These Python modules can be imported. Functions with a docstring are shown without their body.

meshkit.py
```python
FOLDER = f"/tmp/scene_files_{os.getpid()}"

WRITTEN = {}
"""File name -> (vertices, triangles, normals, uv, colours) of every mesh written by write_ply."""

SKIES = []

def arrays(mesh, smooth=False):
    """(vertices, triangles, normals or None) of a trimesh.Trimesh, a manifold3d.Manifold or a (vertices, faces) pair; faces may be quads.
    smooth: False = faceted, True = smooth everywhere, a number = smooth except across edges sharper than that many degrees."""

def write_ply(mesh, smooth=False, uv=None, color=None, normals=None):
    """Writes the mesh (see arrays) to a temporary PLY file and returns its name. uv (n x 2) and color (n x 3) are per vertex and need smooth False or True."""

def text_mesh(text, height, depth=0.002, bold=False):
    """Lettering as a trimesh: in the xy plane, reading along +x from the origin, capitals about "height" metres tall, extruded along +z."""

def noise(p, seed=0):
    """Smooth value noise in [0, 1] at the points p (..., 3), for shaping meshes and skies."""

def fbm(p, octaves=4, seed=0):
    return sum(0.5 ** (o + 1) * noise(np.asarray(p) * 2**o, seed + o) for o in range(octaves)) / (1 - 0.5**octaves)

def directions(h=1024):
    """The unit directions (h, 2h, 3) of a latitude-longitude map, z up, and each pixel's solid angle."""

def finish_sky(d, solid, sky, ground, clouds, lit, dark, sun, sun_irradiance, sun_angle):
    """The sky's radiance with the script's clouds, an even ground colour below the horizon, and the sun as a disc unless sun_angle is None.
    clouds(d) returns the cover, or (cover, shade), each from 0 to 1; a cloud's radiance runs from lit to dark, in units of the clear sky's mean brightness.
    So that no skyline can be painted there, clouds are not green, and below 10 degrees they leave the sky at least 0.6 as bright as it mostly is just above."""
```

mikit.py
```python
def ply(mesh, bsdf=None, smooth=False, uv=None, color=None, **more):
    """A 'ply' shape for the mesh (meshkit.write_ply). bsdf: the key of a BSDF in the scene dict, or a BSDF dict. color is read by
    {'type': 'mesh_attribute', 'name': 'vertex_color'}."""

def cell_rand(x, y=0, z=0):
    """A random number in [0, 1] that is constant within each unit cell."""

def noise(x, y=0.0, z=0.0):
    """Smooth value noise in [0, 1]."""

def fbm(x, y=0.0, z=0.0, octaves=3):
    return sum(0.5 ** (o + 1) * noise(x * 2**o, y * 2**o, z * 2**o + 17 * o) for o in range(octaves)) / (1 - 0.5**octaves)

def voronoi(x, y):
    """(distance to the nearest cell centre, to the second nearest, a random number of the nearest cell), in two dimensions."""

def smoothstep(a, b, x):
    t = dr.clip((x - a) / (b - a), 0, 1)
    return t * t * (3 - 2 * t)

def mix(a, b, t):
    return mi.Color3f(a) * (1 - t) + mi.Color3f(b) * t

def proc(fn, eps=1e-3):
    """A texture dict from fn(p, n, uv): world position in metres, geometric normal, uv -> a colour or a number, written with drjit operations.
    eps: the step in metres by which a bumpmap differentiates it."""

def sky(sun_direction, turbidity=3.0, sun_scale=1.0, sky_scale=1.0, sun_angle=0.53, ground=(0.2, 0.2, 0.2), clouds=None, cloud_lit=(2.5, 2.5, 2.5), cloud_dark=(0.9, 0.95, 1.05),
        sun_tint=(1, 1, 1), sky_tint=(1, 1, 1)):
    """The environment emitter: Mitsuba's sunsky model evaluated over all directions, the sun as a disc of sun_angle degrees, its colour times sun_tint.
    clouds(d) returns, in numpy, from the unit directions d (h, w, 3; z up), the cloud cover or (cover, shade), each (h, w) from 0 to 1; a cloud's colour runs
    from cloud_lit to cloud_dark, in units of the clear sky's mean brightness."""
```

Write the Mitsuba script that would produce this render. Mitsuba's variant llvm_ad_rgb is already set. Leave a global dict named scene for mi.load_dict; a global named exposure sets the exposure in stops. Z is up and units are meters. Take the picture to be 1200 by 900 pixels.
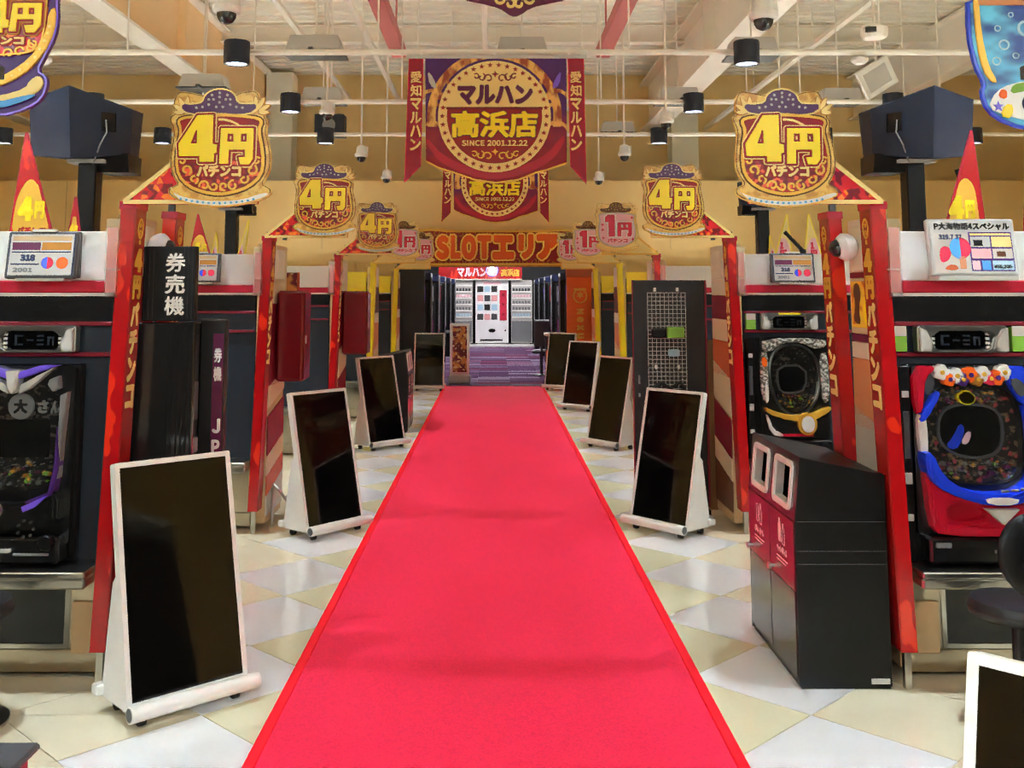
import math, random, numpy as np, trimesh, drjit as dr, mitsuba as mi, mikit, meshkit
from shapely.geometry import Polygon, Point, LineString, MultiPolygon, box as sbox
from shapely import affinity, union_all
T = mi.ScalarTransform4f
scene, labels = {}, {}
random.seed(7)

# ---------------------------------------------------------------- camera, exposure
PITCH = math.radians(6.226)
scene['camera'] = {'type': 'perspective', 'fov': 53.13, 'fov_axis': 'x', 'near_clip': 0.05, 'far_clip': 200.0,
                   'principal_point_offset_x': 22.0 / 1200, 'principal_point_offset_y': 237.9 / 900,
                   'to_world': T().look_at(origin=[0, 0, 1.7], target=[0, math.cos(PITCH), 1.7 + math.sin(PITCH)], up=[0, 0, 1])}
exposure = 2.85
LAMP = 260.0          # radiance of the drum lamps' diffusers
LAMP_COLOUR = (0.80, 1.0, 1.13)
ENTRY = 4.2           # long ceiling luminaires over the entrance, behind the camera
COVE = 5.6            # light strips on the roofs of the islands, shining at the ceiling
SLOT_LIGHT = 3.6     # ceiling panels of the slot area
XC = 0.045            # middle of the aisle
YS = [4.60, 7.45, 10.85, 14.05, 17.40, 1.75]     # front faces of the islands' posts; the last island stands beside the camera, seen only in the screens
NTH = ['nearest', 'second', 'third', 'fourth', 'farthest', 'out-of-picture']
SIDE = {-1: 'left', 1: 'right'}

# ---------------------------------------------------------------- helpers
def lin(c):
    c = np.asarray(c, float) / 255
    return [float(v) for v in np.where(c <= 0.04045, c / 12.92, ((c + 0.055) / 1.055) ** 2.4)]
def rgb(c): return {'type': 'rgb', 'value': lin(c)}
def mat(name, c, rough=0.5, metal=0.0, spec=0.5, coat=0.0, coat_gloss=0.9, sheen=0.0, bump=None, bump_scale=0.002):
    col = c if isinstance(c, dict) else rgb(c)
    d = {'type': 'principled', 'base_color': col, 'roughness': rough, 'metallic': metal, 'specular': spec}
    if coat: d.update(clearcoat=coat, clearcoat_gloss=coat_gloss)
    if sheen: d['sheen'] = sheen
    if bump: d = {'type': 'bumpmap', 'bump': mikit.proc(bump), 'scale': bump_scale, 'bsdf': d}
    scene[name] = {'type': 'twosided', 'bsdf': d}
    return name
def C(c): return mi.Color3f(*lin(c))

USED = {}
def num(name):
    n = USED.get(name, 0); USED[name] = n + 1
    return name if n == 0 else f'{name}_{n:03d}'
def meta(key, label=None, cat=None, group=None, kind=None):
    d = labels.setdefault(key, {})
    for k, v in (('label', label), ('category', cat), ('group', group), ('kind', kind)):
        if v: d[k] = v
def at(x, y, z, rz=0.0): return T().translate([x, y, z]).rotate([0, 0, 1], rz)
class Thing:
    def __init__(s, name, label, cat, M=None, group=None, kind=None):
        s.key, s.M, s.parts, s.n = num(name), M or T(), [], {}
        meta(s.key, label, cat, group, kind)
    def part(s, name, mesh, m, smooth=False, under=None, label=None, kind=None, **kw):
        base = f'{under}__{name}' if under else name
        n = s.n.get(base, 0); s.n[base] = n + 1
        suf = base if n == 0 else f'{base}_{n:03d}'
        d = mesh if isinstance(mesh, dict) else mikit.ply(mesh, m, smooth=smooth, **kw)
        scene[f'{s.key}__{suf}'] = {**d, 'to_world': s.M}
        s.parts.append(suf)
        if label or kind: meta(f'{s.key}__{suf}', label, None, None, kind)
        return suf
    def copy(s, M, label, group=None, name=None):
        t = Thing(name or s.key.split('_0')[0], label, labels[s.key]['category'], M, group or labels[s.key].get('group'))
        t.parts = list(s.parts)
        for p in s.parts:
            scene[f'{t.key}__{p}'] = {**scene[f'{s.key}__{p}'], 'to_world': M}
            if f'{s.key}__{p}' in labels: labels[f'{t.key}__{p}'] = dict(labels[f'{s.key}__{p}'])
        return t
def one(name, mesh, m, label=None, cat=None, group=None, kind=None, smooth=False, M=None, **kw):
    k = num(name)
    d = mesh if isinstance(mesh, dict) else mikit.ply(mesh, m, smooth=smooth, **kw)
    scene[k] = {**d, 'to_world': M} if M is not None else d
    meta(k, label, cat, group, kind)
    return k

def cat(*ms): return trimesh.util.concatenate([m for m in ms if m is not None])
def box(x0, x1, y0, y1, z0, z1, b=0.0):
    x0, x1, y0, y1, z0, z1 = min(x0, x1), max(x0, x1), min(y0, y1), max(y0, y1), min(z0, z1), max(z0, z1)
    if b <= 0:
        m = trimesh.creation.box([x1 - x0, y1 - y0, z1 - z0]); m.apply_translation([(x0 + x1) / 2, (y0 + y1) / 2, (z0 + z1) / 2]); return m
    b = min(b, (x1 - x0) * .45, (y1 - y0) * .45, (z1 - z0) * .45)
    P = []
    for x, sx in ((x0, 1), (x1, -1)):
        for y, sy in ((y0, 1), (y1, -1)):
            for z, sz in ((z0, 1), (z1, -1)):
                P += [(x + sx * b, y + sy * b, z), (x + sx * b, y, z + sz * b), (x, y + sy * b, z + sz * b)]
    return trimesh.convex.convex_hull(np.array(P))
def hexa(bottom, top):
    return trimesh.convex.convex_hull(np.array(list(bottom) + list(top), float))
def cyl(p0, p1, r, n=16, r1=None):
    p0, p1 = np.asarray(p0, float), np.asarray(p1, float)
    h = np.linalg.norm(p1 - p0)
    m = trimesh.creation.revolve(np.array([[0, 0], [r, 0], [r if r1 is None else r1, h], [0, h]]), sections=n)
    m.apply_transform(trimesh.geometry.align_vectors([0, 0, 1], (p1 - p0) / h)); m.apply_translation(p0); return m
def lathe(prof, n=24): return trimesh.creation.revolve(np.array(prof, float), sections=n)
def tube(pts, r, n=8, closed=False):
    p = np.asarray(pts, float)
    ms = [cyl(p[i], p[(i + 1) % len(p)], r, n) for i in range(len(p) if closed else len(p) - 1)]
    ms += [trimesh.creation.icosphere(1, r) for _ in p]
    for m, q in zip(ms[-len(p):], p): m.apply_translation(q)
    return cat(*ms)
def geoms(p): return [g for g in getattr(p, 'geoms', [p]) if g.geom_type == 'Polygon' and g.area > 1e-9]
def extr(p, h): return cat(*[trimesh.creation.extrude_polygon(g, h, engine='earcut') for g in geoms(p)])
def remap(m, M):
    m.apply_transform(np.array(M, float)); return m
def front(p, yb, yf):                     # outline in x, z; the face looks to -y
    return remap(extr(p, yb - yf), [[1, 0, 0, 0], [0, 0, -1, yb], [0, 1, 0, 0], [0, 0, 0, 1]])
def sidex(p, x0, x1):                     # outline in y, z
    return remap(extr(p, x1 - x0), [[0, 0, 1, x0], [1, 0, 0, 0], [0, 1, 0, 0], [0, 0, 0, 1]])
def flat(p, z0, z1):
    m = extr(p, z1 - z0); m.apply_translation([0, 0, z0]); return m
def stepped(p, yb, yf, b=0.006):          # raised piece with rounded rim
    h = yb - yf
    ms = [front(p, yb, yf + min(b, h * .6))]
    for k, f in ((0.35, 0.35), (1.0, 0.0)):
        q = p.buffer(-b * k)
        if not q.is_empty: ms.append(front(q, yb, yf + min(b, h * .6) * f))
    return cat(*ms)
def rrect(x0, x1, z0, z1, r): return sbox(x0 + r, z0 + r, x1 - r, z1 - r).buffer(r, 4)
def ell(cx, cz, rx, rz, n=32): return Polygon([(cx + rx * math.cos(2 * math.pi * k / n), cz + rz * math.sin(2 * math.pi * k / n)) for k in range(n)])
def star(cx, cz, r, n=5): return Polygon([(cx + (r if k % 2 == 0 else r * .42) * math.sin(math.pi * k / n), cz + (r if k % 2 == 0 else r * .42) * math.cos(math.pi * k / n)) for k in range(2 * n)])
def smooth_poly(pts, k=2):
    p = np.array(pts, float)
    for _ in range(k):
        q = np.roll(p, -1, 0); p = np.stack([.75 * p + .25 * q, .25 * p + .75 * q], 1).reshape(-1, 2)
    return Polygon(p).buffer(0)
def curl(cx, cz, r, w, a0=0.0, turns=0.8, flip=1):
    a = np.linspace(0, 2 * math.pi * turns, 14)
    rr = r * (1 - 0.55 * a / a[-1])
    return LineString([(cx + flip * R * math.cos(t + a0), cz + R * math.sin(t + a0)) for R, t in zip(rr, a)]).buffer(w / 2, 2)

# lettering outlines
WIDTH = dict(S=.62, I=.32, N=.74, C=.66, E=.6, P=.64, L=.56, O=.76, T=.62, J=.56, e=.57, x=.52, u=.62, s=.49, **{c: .57 for c in '0123456789'}, **{'.': .28, '-': .36, ',': .28, '¥': .57, ' ': .3})
# outlines of the characters, in 1/80 of the type size: per piece a list of rings, each x, y, x, y, ...
G = {
    '円': [[[4,3,5,73,6,74,74,74,76,71,76,11,75,5,70,1,64,0,55,0,52,3,50,8,52,12,64,12,64,33,17,33,16,2,14,0,6,0],[46,46,64,45,64,62,46,62],[16,46,34,45,34,62,17,62]]],
    'パ': [[[43,61,44,64,51,67,57,62,58,71,62,75,65,77,72,76,78,71,79,67,79,62,74,56,66,54,58,58,71,26,75,12,74,9,67,7,64,8,54,36],[65,66,68,63,70,64,70,67,67,68]],[[3,11,16,36,23,65,26,66,33,64,35,61,29,40,17,12,13,6,5,9]]],
    'チ': [[[5,39,6,48,35,49,35,57,14,57,11,63,11,66,13,68,38,69,62,73,67,67,67,65,66,63,48,59,47,49,73,49,75,47,75,39,73,37,47,37,45,29,41,19,33,9,25,4,17,8,16,12,29,22,33,29,35,37,7,37]]],
    'ン': [[[9,13,10,17,29,22,42,28,59,44,69,58,72,57,76,49,76,47,65,33,53,22,35,11,17,6,15,6]],[[11,63,16,70,19,70,38,56,41,51,34,44,33,44]]],
    'コ': [[[10,13,10,20,12,22,58,22,58,55,13,55,12,66,70,65,70,8,69,6,60,6,58,10,13,10]]],
    'マ': [[[6,58,6,64,7,67,70,67,74,64,77,61,70,50,59,36,47,25,58,13,59,9,52,4,50,4,40,15,16,37,16,39,18,41,24,45,39,34,50,44,58,55,7,55]]],
    'ル': [[[40,10,40,70,41,72,50,72,52,70,52,22,60,27,71,39,73,39,75,37,78,31,67,19,48,6,45,6]],[[3,10,3,13,13,23,17,34,19,47,19,70,21,72,30,71,31,70,30,42,28,30,25,22,19,12,13,6,11,5]]],
    'ハ': [[[44,63,46,66,52,68,55,67,71,29,76,13,75,11,68,8,65,9,55,39]],[[4,12,17,39,24,66,28,67,34,65,36,63,30,41,26,30,18,14,14,8,11,8]]],
    '高': [[[3,63,3,68,4,70,35,70,34,77,39,78,42,78,45,70,75,70,76,69,76,62,64,61,66,59,65,43,64,41,17,41,16,42,16,60,17,61,5,62],[24,49,56,49,56,53,25,53]],[[6,38,7,40,73,39,74,38,73,6,72,4,69,3,58,2,56,7,56,10,30,10,29,6,22,6,21,7,22,30,57,30,58,29,58,11,57,10,64,10,65,31,15,31,15,3,14,2,7,2,6,3],[30,22,30,18,49,18,49,22]]],
    '浜': [[[3,7,3,8,7,17,16,34,17,34,22,32,24,33,31,33,31,68,32,70,54,75,64,78,66,77,71,73,71,71,64,69,41,63,40,63,40,55,76,54,75,47,65,46,65,33,78,32,78,25,63,24,76,9,78,7,77,5,72,2,71,2,63,11,55,19,55,20,59,23,59,24,41,24,42,23,46,21,45,19,36,6,31,2,29,2,24,6,24,7,32,15,38,24,23,25,22,25,11,4,9,4],[40,34,56,33,56,46,40,46]],[[6,71,8,75,11,77,12,77,24,70,27,67,27,66,23,61,22,61]],[[2,50,2,51,5,56,8,56,21,49,23,47,23,46,19,41,17,40,11,44]]],
    '店': [[[1,6,1,7,3,10,5,17,7,26,8,36,9,68,38,69,38,70,36,74,36,76,43,78,45,76,49,69,75,69,77,68,76,60,49,60,49,51,74,50,74,42,49,42,49,34,70,33,70,3,63,3,61,6,31,5,30,3,22,3,22,33,39,34,39,60,18,60,17,35,16,25,14,14,12,8,8,2,6,2],[30,14,61,14,61,25,31,25]]],
    '愛': [[[4,7,4,9,20,11,31,14,23,20,11,14,9,14,5,18,5,20,15,24,21,28,28,34,25,38,25,49,31,50,32,52,13,52,13,44,6,43,6,59,19,60,15,67,9,68,8,73,42,75,66,78,69,75,70,73,64,71,65,70,67,69,67,67,62,60,74,59,75,58,75,44,74,43,69,42,72,39,72,36,69,34,67,33,64,36,57,43,55,37,53,35,51,34,37,33,36,31,59,30,62,28,63,27,60,23,50,14,52,13,61,11,77,9,77,8,73,2,55,5,41,9,26,5,10,2,7,2],[33,40,49,40,50,45,56,44,54,46,54,47,58,50,60,50,67,45,67,52,44,52,45,51,48,48,48,46,45,43,44,43,39,46,33,49],[42,68,45,60,53,60,58,70,55,70,45,69],[31,23,40,18,47,21,49,24,31,24],[25,67,25,66,28,60,36,60,36,61,33,67]],[[24,47,20,39,15,33,12,32,8,36,8,37,13,42,18,49,23,48]]],
    '知': [[[1,51,8,65,12,78,19,77,20,76,18,68,40,67,40,60,39,59,28,59,28,46,42,46,43,71,73,71,74,6,66,5,65,10,52,10,50,4,43,4,42,14,41,14,38,10,36,10,24,23,19,14,14,7,8,2,6,2,2,7,2,9,8,15,13,22,16,27,18,37,3,38,2,45,3,46,6,47],[51,20,65,19,65,63,51,63],[27,35,41,18,42,17,42,37,27,37],[15,58,9,46,18,46,18,59]]],
    'エ': [[[4,13,4,20,6,22,34,22,34,54,11,54,9,56,10,65,71,64,71,55,69,54,46,54,46,22,74,22,76,20,75,11,7,10]]],
    'リ': [[[27,12,28,14,42,20,48,27,51,32,52,42,52,71,54,73,64,72,64,38,62,30,58,20,49,11,35,4,33,5]],[[15,33,15,70,17,72,25,72,28,71,27,31,26,29,17,29]]],
    'ア': [[[8,60,8,69,10,70,71,70,77,65,76,62,68,51,55,38,52,36,45,41,43,31,39,20,31,10,21,4,19,4,15,8,12,10,12,12,23,19,29,26,33,38,33,54,44,55,46,45,50,48,59,58,9,58]]],
    '券': [[[2,30,2,31,11,36,19,42,5,43,5,50,26,50,30,55,30,56,9,57,10,64,21,64,20,66,16,72,16,73,17,74,22,76,28,68,30,64,34,64,34,65,36,71,38,78,43,78,46,77,44,69,43,66,43,64,50,64,58,76,65,74,64,72,60,64,70,64,71,63,70,57,40,56,37,51,37,50,76,50,76,49,76,43,59,42,66,36,78,31,79,30,75,25,73,25,64,29,62,28,60,12,59,8,57,5,53,3,40,3,39,7,38,9,39,10,51,11,52,12,53,19,54,27,37,27,33,17,26,9,19,5,11,2,7,8,8,9,14,11,20,15,25,19,28,27,17,28,15,29,8,25,6,25],[24,36,24,35,54,36,48,42,31,42]]],
    '売': [[[2,8,3,9,11,12,17,15,20,18,23,23,24,30,25,34,26,36,15,36,14,28,13,27,7,27,6,27,7,45,74,44,74,28,73,27,66,27,65,36,52,36,53,34,54,12,67,12,68,15,69,21,70,22,71,22,77,19,76,9,75,7,72,4,69,3,52,3,49,4,46,6,44,10,44,34,46,36,46,36,33,36,34,34,34,32,31,20,26,11,21,7,13,3,6,2]],[[4,63,4,69,5,70,35,71,35,77,36,78,43,78,44,77,45,71,76,70,76,69,76,63,75,62,45,62,45,57,69,56,69,50,68,49,12,49,11,50,11,56,12,57,35,57,35,62,5,62]]],
    '機': [[[1,26,6,37,10,53,10,55,3,55,3,62,11,63,12,78,18,78,19,63,25,62,26,61,29,65,35,76,40,75,40,73,35,63,34,61,37,62,40,66,45,65,46,77,52,77,53,62,54,62,57,65,62,76,68,74,66,70,63,64,63,63,65,63,68,68,74,66,72,61,69,56,71,56,72,55,76,44,76,42,71,40,70,43,66,42,71,38,71,37,76,36,76,30,72,29,72,28,71,25,63,15,66,11,70,10,71,13,73,18,74,18,78,15,77,9,76,6,73,3,68,2,65,3,61,6,57,10,45,3,43,3,39,7,39,8,47,12,53,16,53,17,49,29,38,30,38,28,45,22,49,18,49,17,45,13,44,13,41,16,36,20,32,11,25,3,24,2,19,6,18,2,12,2,11,31,10,30,8,25,5,20,4,20],[64,50,66,49,68,50,67,52,66,52],[57,28,59,23,60,22,63,26,64,29,57,29],[54,40,56,37,62,37,58,40,58,41,56,41,55,42],[53,57,54,48,55,48,59,52,61,56,55,55],[38,42,38,37,48,37,47,40,42,39,41,42],[40,54,43,54,45,50,46,49,45,61,44,61],[38,51,36,48,39,48],[19,51,26,39,26,37,31,37,31,40,27,40,25,45,29,49,32,54,29,54,26,54,25,55,19,55],[19,37,18,36,19,8,26,15,29,21,30,26,30,29,25,30,25,35,22,33,21,33]]],
    '大': [[[1,7,2,10,11,15,21,24,28,35,31,45,4,46,3,55,4,56,33,57,35,79,44,79,46,77,45,57,77,55,78,48,76,46,49,45,53,35,60,24,67,18,79,10,79,8,73,1,62,6,52,16,41,34,33,21,20,7,8,0]]],
    '海': [[[5,7,5,9,10,19,16,34,17,35,22,32,22,39,30,39,31,52,30,51,28,48,26,48,22,51,21,53,28,62,32,70,35,78,42,76,40,69,76,68,75,62,36,61,34,57,34,56,72,55,72,39,78,38,78,32,72,31,71,21,75,21,76,15,70,14,68,9,64,4,61,3,51,3,49,4,49,6,48,9,48,10,59,10,61,11,61,14,27,14,29,30,29,31,23,31,19,22,12,4,10,4],[52,47,57,42,58,39,64,39,64,48,52,48],[50,30,56,23,56,21,63,21,63,31,50,31],[39,48,38,39,51,39,44,47,43,48],[37,31,36,21,49,21,42,30,42,31]],[[7,72,9,75,11,77,11,77,20,72,25,69,26,68,22,63,21,63,15,67]],[[3,48,3,49,5,52,6,53,7,53,19,47,21,45,21,44,17,39,16,39,10,43]]],
    '物': [[[2,45,5,58,7,73,8,73,14,72,13,62,17,62,17,78,24,77,25,62,32,61,33,55,38,64,42,78,49,77,49,74,46,65,76,64,77,57,75,28,73,14,70,7,69,5,65,3,54,3,52,9,52,11,62,11,64,13,67,31,69,57,67,57,63,42,55,22,48,11,41,4,40,4,35,7,34,8,42,16,48,24,56,42,59,55,59,57,56,57,55,56,52,48,46,35,42,28,36,21,34,20,29,24,29,25,34,30,40,38,47,53,47,57,43,57,43,56,39,49,34,42,34,41,34,36,33,35,25,32,24,2,17,2,17,29,15,29,4,26,2,31,3,33,17,38,17,53,11,53,10,48,7,42,5,43],[25,40,31,42,31,43,28,46,28,46,32,53,32,54,25,53]]],
    '語': [[[2,64,17,65,12,75,12,76,17,78,19,77,24,67,23,65,33,64,34,60,36,61,45,61,46,67,34,68,34,74,76,74,76,68,55,67,54,61,70,61,71,44,77,44,78,38,6,37,6,43,30,43,32,44,42,44,44,54,36,54,35,58,33,58,3,58],[52,54,50,44,62,44,62,54]],[[36,32,72,33,73,3,66,2,65,5,44,6,43,2,36,2],[43,14,65,13,65,25,43,25]],[[6,32,31,32,31,7,13,7,12,3,6,3],[13,14,24,14,24,25,13,25]],[[6,53,30,54,31,47,6,47]]],
    '4': [[[-1,25,-1,31,23,68,25,70,36,70,37,34,43,34,44,32,44,24,37,23,36,8,25,8,24,23,1,23],[14,34,24,34,24,48,23,48]]],
    'ス': [[[6,12,6,15,19,22,32,32,42,43,50,56,14,57,12,58,14,68,61,69,66,64,59,48,52,37,74,14,74,12,71,8,67,5,65,5,45,27,28,14,15,6,12,6]]],
    'ペ': [[[2,29,2,32,26,58,31,61,34,61,39,59,54,44,77,19,77,17,71,10,68,10,45,37,33,49,11,22,9,22]],[[50,60,55,68,64,70,72,65,74,56,70,48,66,46,60,46,52,51,50,55],[59,56,64,55,65,57,65,60,60,60]]],
    'シ': [[[10,13,12,16,28,21,41,27,58,42,68,54,71,54,75,47,74,43,61,28,48,18,36,11,18,5,15,5]],[[18,65,21,71,25,73,43,62,44,59,39,52,36,52]],[[6,47,9,53,13,55,30,45,32,41,28,36,25,34]]],
    'ャ': [[[10,39,11,42,25,45,22,58,30,61,32,61,33,59,36,47,65,53,71,49,70,44,64,34,52,22,46,25,44,28,54,39,40,37,48,5,47,2,41,0,37,2,28,34,13,32]]],
    'さ': [[[10,56,11,62,40,62,38,74,40,75,48,76,52,63,68,66,70,65,72,59,70,56,57,52,67,33,62,27,42,29,40,30,41,38,50,39,45,51,15,51,12,52]],[[13,19,13,29,17,37,22,38,27,35,24,24,26,18,38,14,62,16,63,8,62,6,53,4,29,5,19,9,15,14]]],
    'ん': [[[4,8,12,28,36,74,45,71,46,68,33,46,42,45,47,42,50,35,51,17,55,16,60,18,66,27,68,34,70,35,78,30,76,23,72,14,65,8,59,5,48,5,42,9,39,16,39,32,37,35,30,33,24,27,15,5,12,4]]],
    'ト': [[[24,6,24,73,35,74,36,73,36,52,69,39,70,35,67,29,65,28,36,39,36,6,34,4,26,5]]],
    'ッ': [[[21,9,22,11,38,19,48,28,55,40,60,55,70,52,65,34,58,23,51,14,42,7,30,1,27,2]],[[31,52,32,56,40,58,47,39,47,37,38,34]],[[12,49,13,51,16,53,19,54,22,53,30,34,28,31,23,29,19,30]]],
    'ボ': [[[5,50,5,59,7,60,34,60,34,73,35,74,45,73,46,60,59,60,54,72,59,75,63,75,69,78,72,76,78,66,77,62,72,60,72,49,46,49,45,11,44,7,38,4,24,4,22,6,22,14,23,15,34,15,34,49,7,48]],[[52,38,53,41,60,44,73,25,75,20,68,15,65,16]],[[3,20,3,22,12,33,19,44,23,43,28,40,25,32,11,15,9,15]]],
    'び': [[[5,63,6,65,21,67,35,69,39,68,41,61,34,57,26,47,22,39,20,28,21,20,24,15,30,13,38,14,45,18,51,30,52,46,49,67,57,70,60,73,66,75,72,78,74,77,80,65,80,62,67,57,64,57,63,58,62,57,67,46,76,35,76,32,71,26,69,26,62,33,58,18,55,12,48,6,37,2,22,3,13,10,9,20,10,37,19,55,7,54,5,56]]],
    'か': [[[54,61,56,63,61,66,65,65,79,38,78,33,72,30,69,30,64,43]],[[4,49,5,57,23,58,25,73,27,75,36,74,37,71,35,59,48,58,54,53,56,49,55,26,50,10,46,6,41,5,26,7,25,16,28,18,40,16,44,25,45,46,43,48,36,48,33,48,25,25,16,5,13,5,6,7,5,10,13,25,20,46,6,45]]],
    'S': [[[2,16,2,18,7,24,9,24,15,20,22,18,29,18,34,22,34,27,31,30,13,39,6,45,4,56,7,63,13,68,22,72,33,70,43,64,44,61,39,55,28,60,21,59,16,55,18,51,20,49,36,42,44,34,46,29,46,21,42,13,37,9,31,7,21,6,9,10]]],
    'I': [[[6,69,7,70,16,70,18,69,18,9,16,7,7,7,6,9]]],
    'N': [[[6,9,6,69,7,70,18,69,40,32,40,68,42,70,51,70,52,68,52,8,41,7,40,9,18,45,17,9,16,7,7,7]]],
    'C': [[[2,36,3,46,6,56,9,61,16,67,24,71,34,71,43,68,48,64,48,60,43,55,33,60,23,58,18,52,15,45,16,30,21,21,26,18,33,18,39,20,42,23,45,24,50,19,50,16,43,9,36,7,27,6,16,10,7,19,4,25]]],
    'E': [[[6,69,7,70,44,69,43,60,18,59,18,46,38,46,40,45,40,36,38,35,18,34,18,19,43,18,45,17,44,8,7,7,6,9]]],
    'P': [[[6,69,7,70,35,69,45,63,49,55,48,44,44,37,33,31,18,30,18,9,16,7,7,7,6,9],[18,42,28,42,34,44,37,49,36,56,31,59,18,59]]],
    'L': [[[6,69,7,70,16,70,18,69,18,19,41,18,43,17,43,8,7,7,6,9]]],
    'O': [[[2,36,3,46,7,58,14,66,22,70,33,71,44,67,50,62,56,50,57,33,53,21,47,12,38,7,26,6,14,11,5,23],[15,45,16,30,19,23,25,18,34,18,40,22,43,29,44,44,43,50,36,58,32,60,25,59,17,52]]],
    'T': [[[0,61,0,69,2,70,46,70,48,69,47,60,30,59,29,8,19,7,18,10,17,59]]],
    'J': [[[1,17,1,19,7,24,10,23,14,19,16,18,22,18,24,20,25,24,25,68,27,70,37,70,37,22,33,12,26,7,16,6,7,10]]],
    'e': [[[2,29,4,42,11,52,21,56,31,55,35,53,41,45,43,37,43,28,15,27,15,25,16,22,23,17,29,17,38,20,41,14,41,12,37,9,28,6,15,8,6,16],[19,44,15,37,32,38,30,42,26,45]]],
    'x': [[[-1,9,12,32,0,52,0,54,11,55,20,42,28,55,39,55,39,50,28,32,41,11,41,8,30,7,19,22,10,7,0,7]]],
    'u': [[[4,53,6,55,16,55,17,21,20,18,24,18,31,23,32,54,33,56,43,54,44,10,42,7,34,7,32,10,25,7,17,6,12,8,8,12,5,19]]],
    's': [[[0,14,1,16,6,22,18,17,22,17,25,20,24,23,10,30,4,35,3,44,6,51,10,54,17,56,25,56,34,52,36,49,31,42,20,46,17,45,14,43,15,40,28,34,35,29,37,19,34,12,25,7,16,6,8,8]]],
    '0': [[[2,33,3,52,8,65,13,69,20,71,27,71,33,68,39,60,43,44,41,24,36,12,32,9,25,6,17,7,13,9,5,18],[14,45,15,26,18,19,21,17,26,18,30,26,31,44,29,55,24,60,19,60,16,55]]],
    '1': [[[5,9,5,17,17,18,17,56,8,57,8,65,21,70,28,70,30,69,30,18,40,18,41,8,6,7]]],
    '2': [[[1,60,6,66,17,71,29,70,36,64,40,56,39,44,31,30,22,19,42,18,43,9,41,7,3,7,1,9,1,15,23,38,27,47,28,53,27,57,22,60,15,59,9,54,6,54]]],
    '3': [[[0,15,0,18,5,23,7,23,15,18,22,17,27,19,30,24,29,29,27,32,22,34,13,35,12,37,12,42,13,45,21,46,26,49,28,52,27,58,23,60,18,60,9,55,7,55,3,60,3,64,9,68,18,71,27,71,34,68,38,63,40,56,39,48,34,40,39,36,42,30,42,23,40,16,34,10,24,6,10,8]]],
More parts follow.
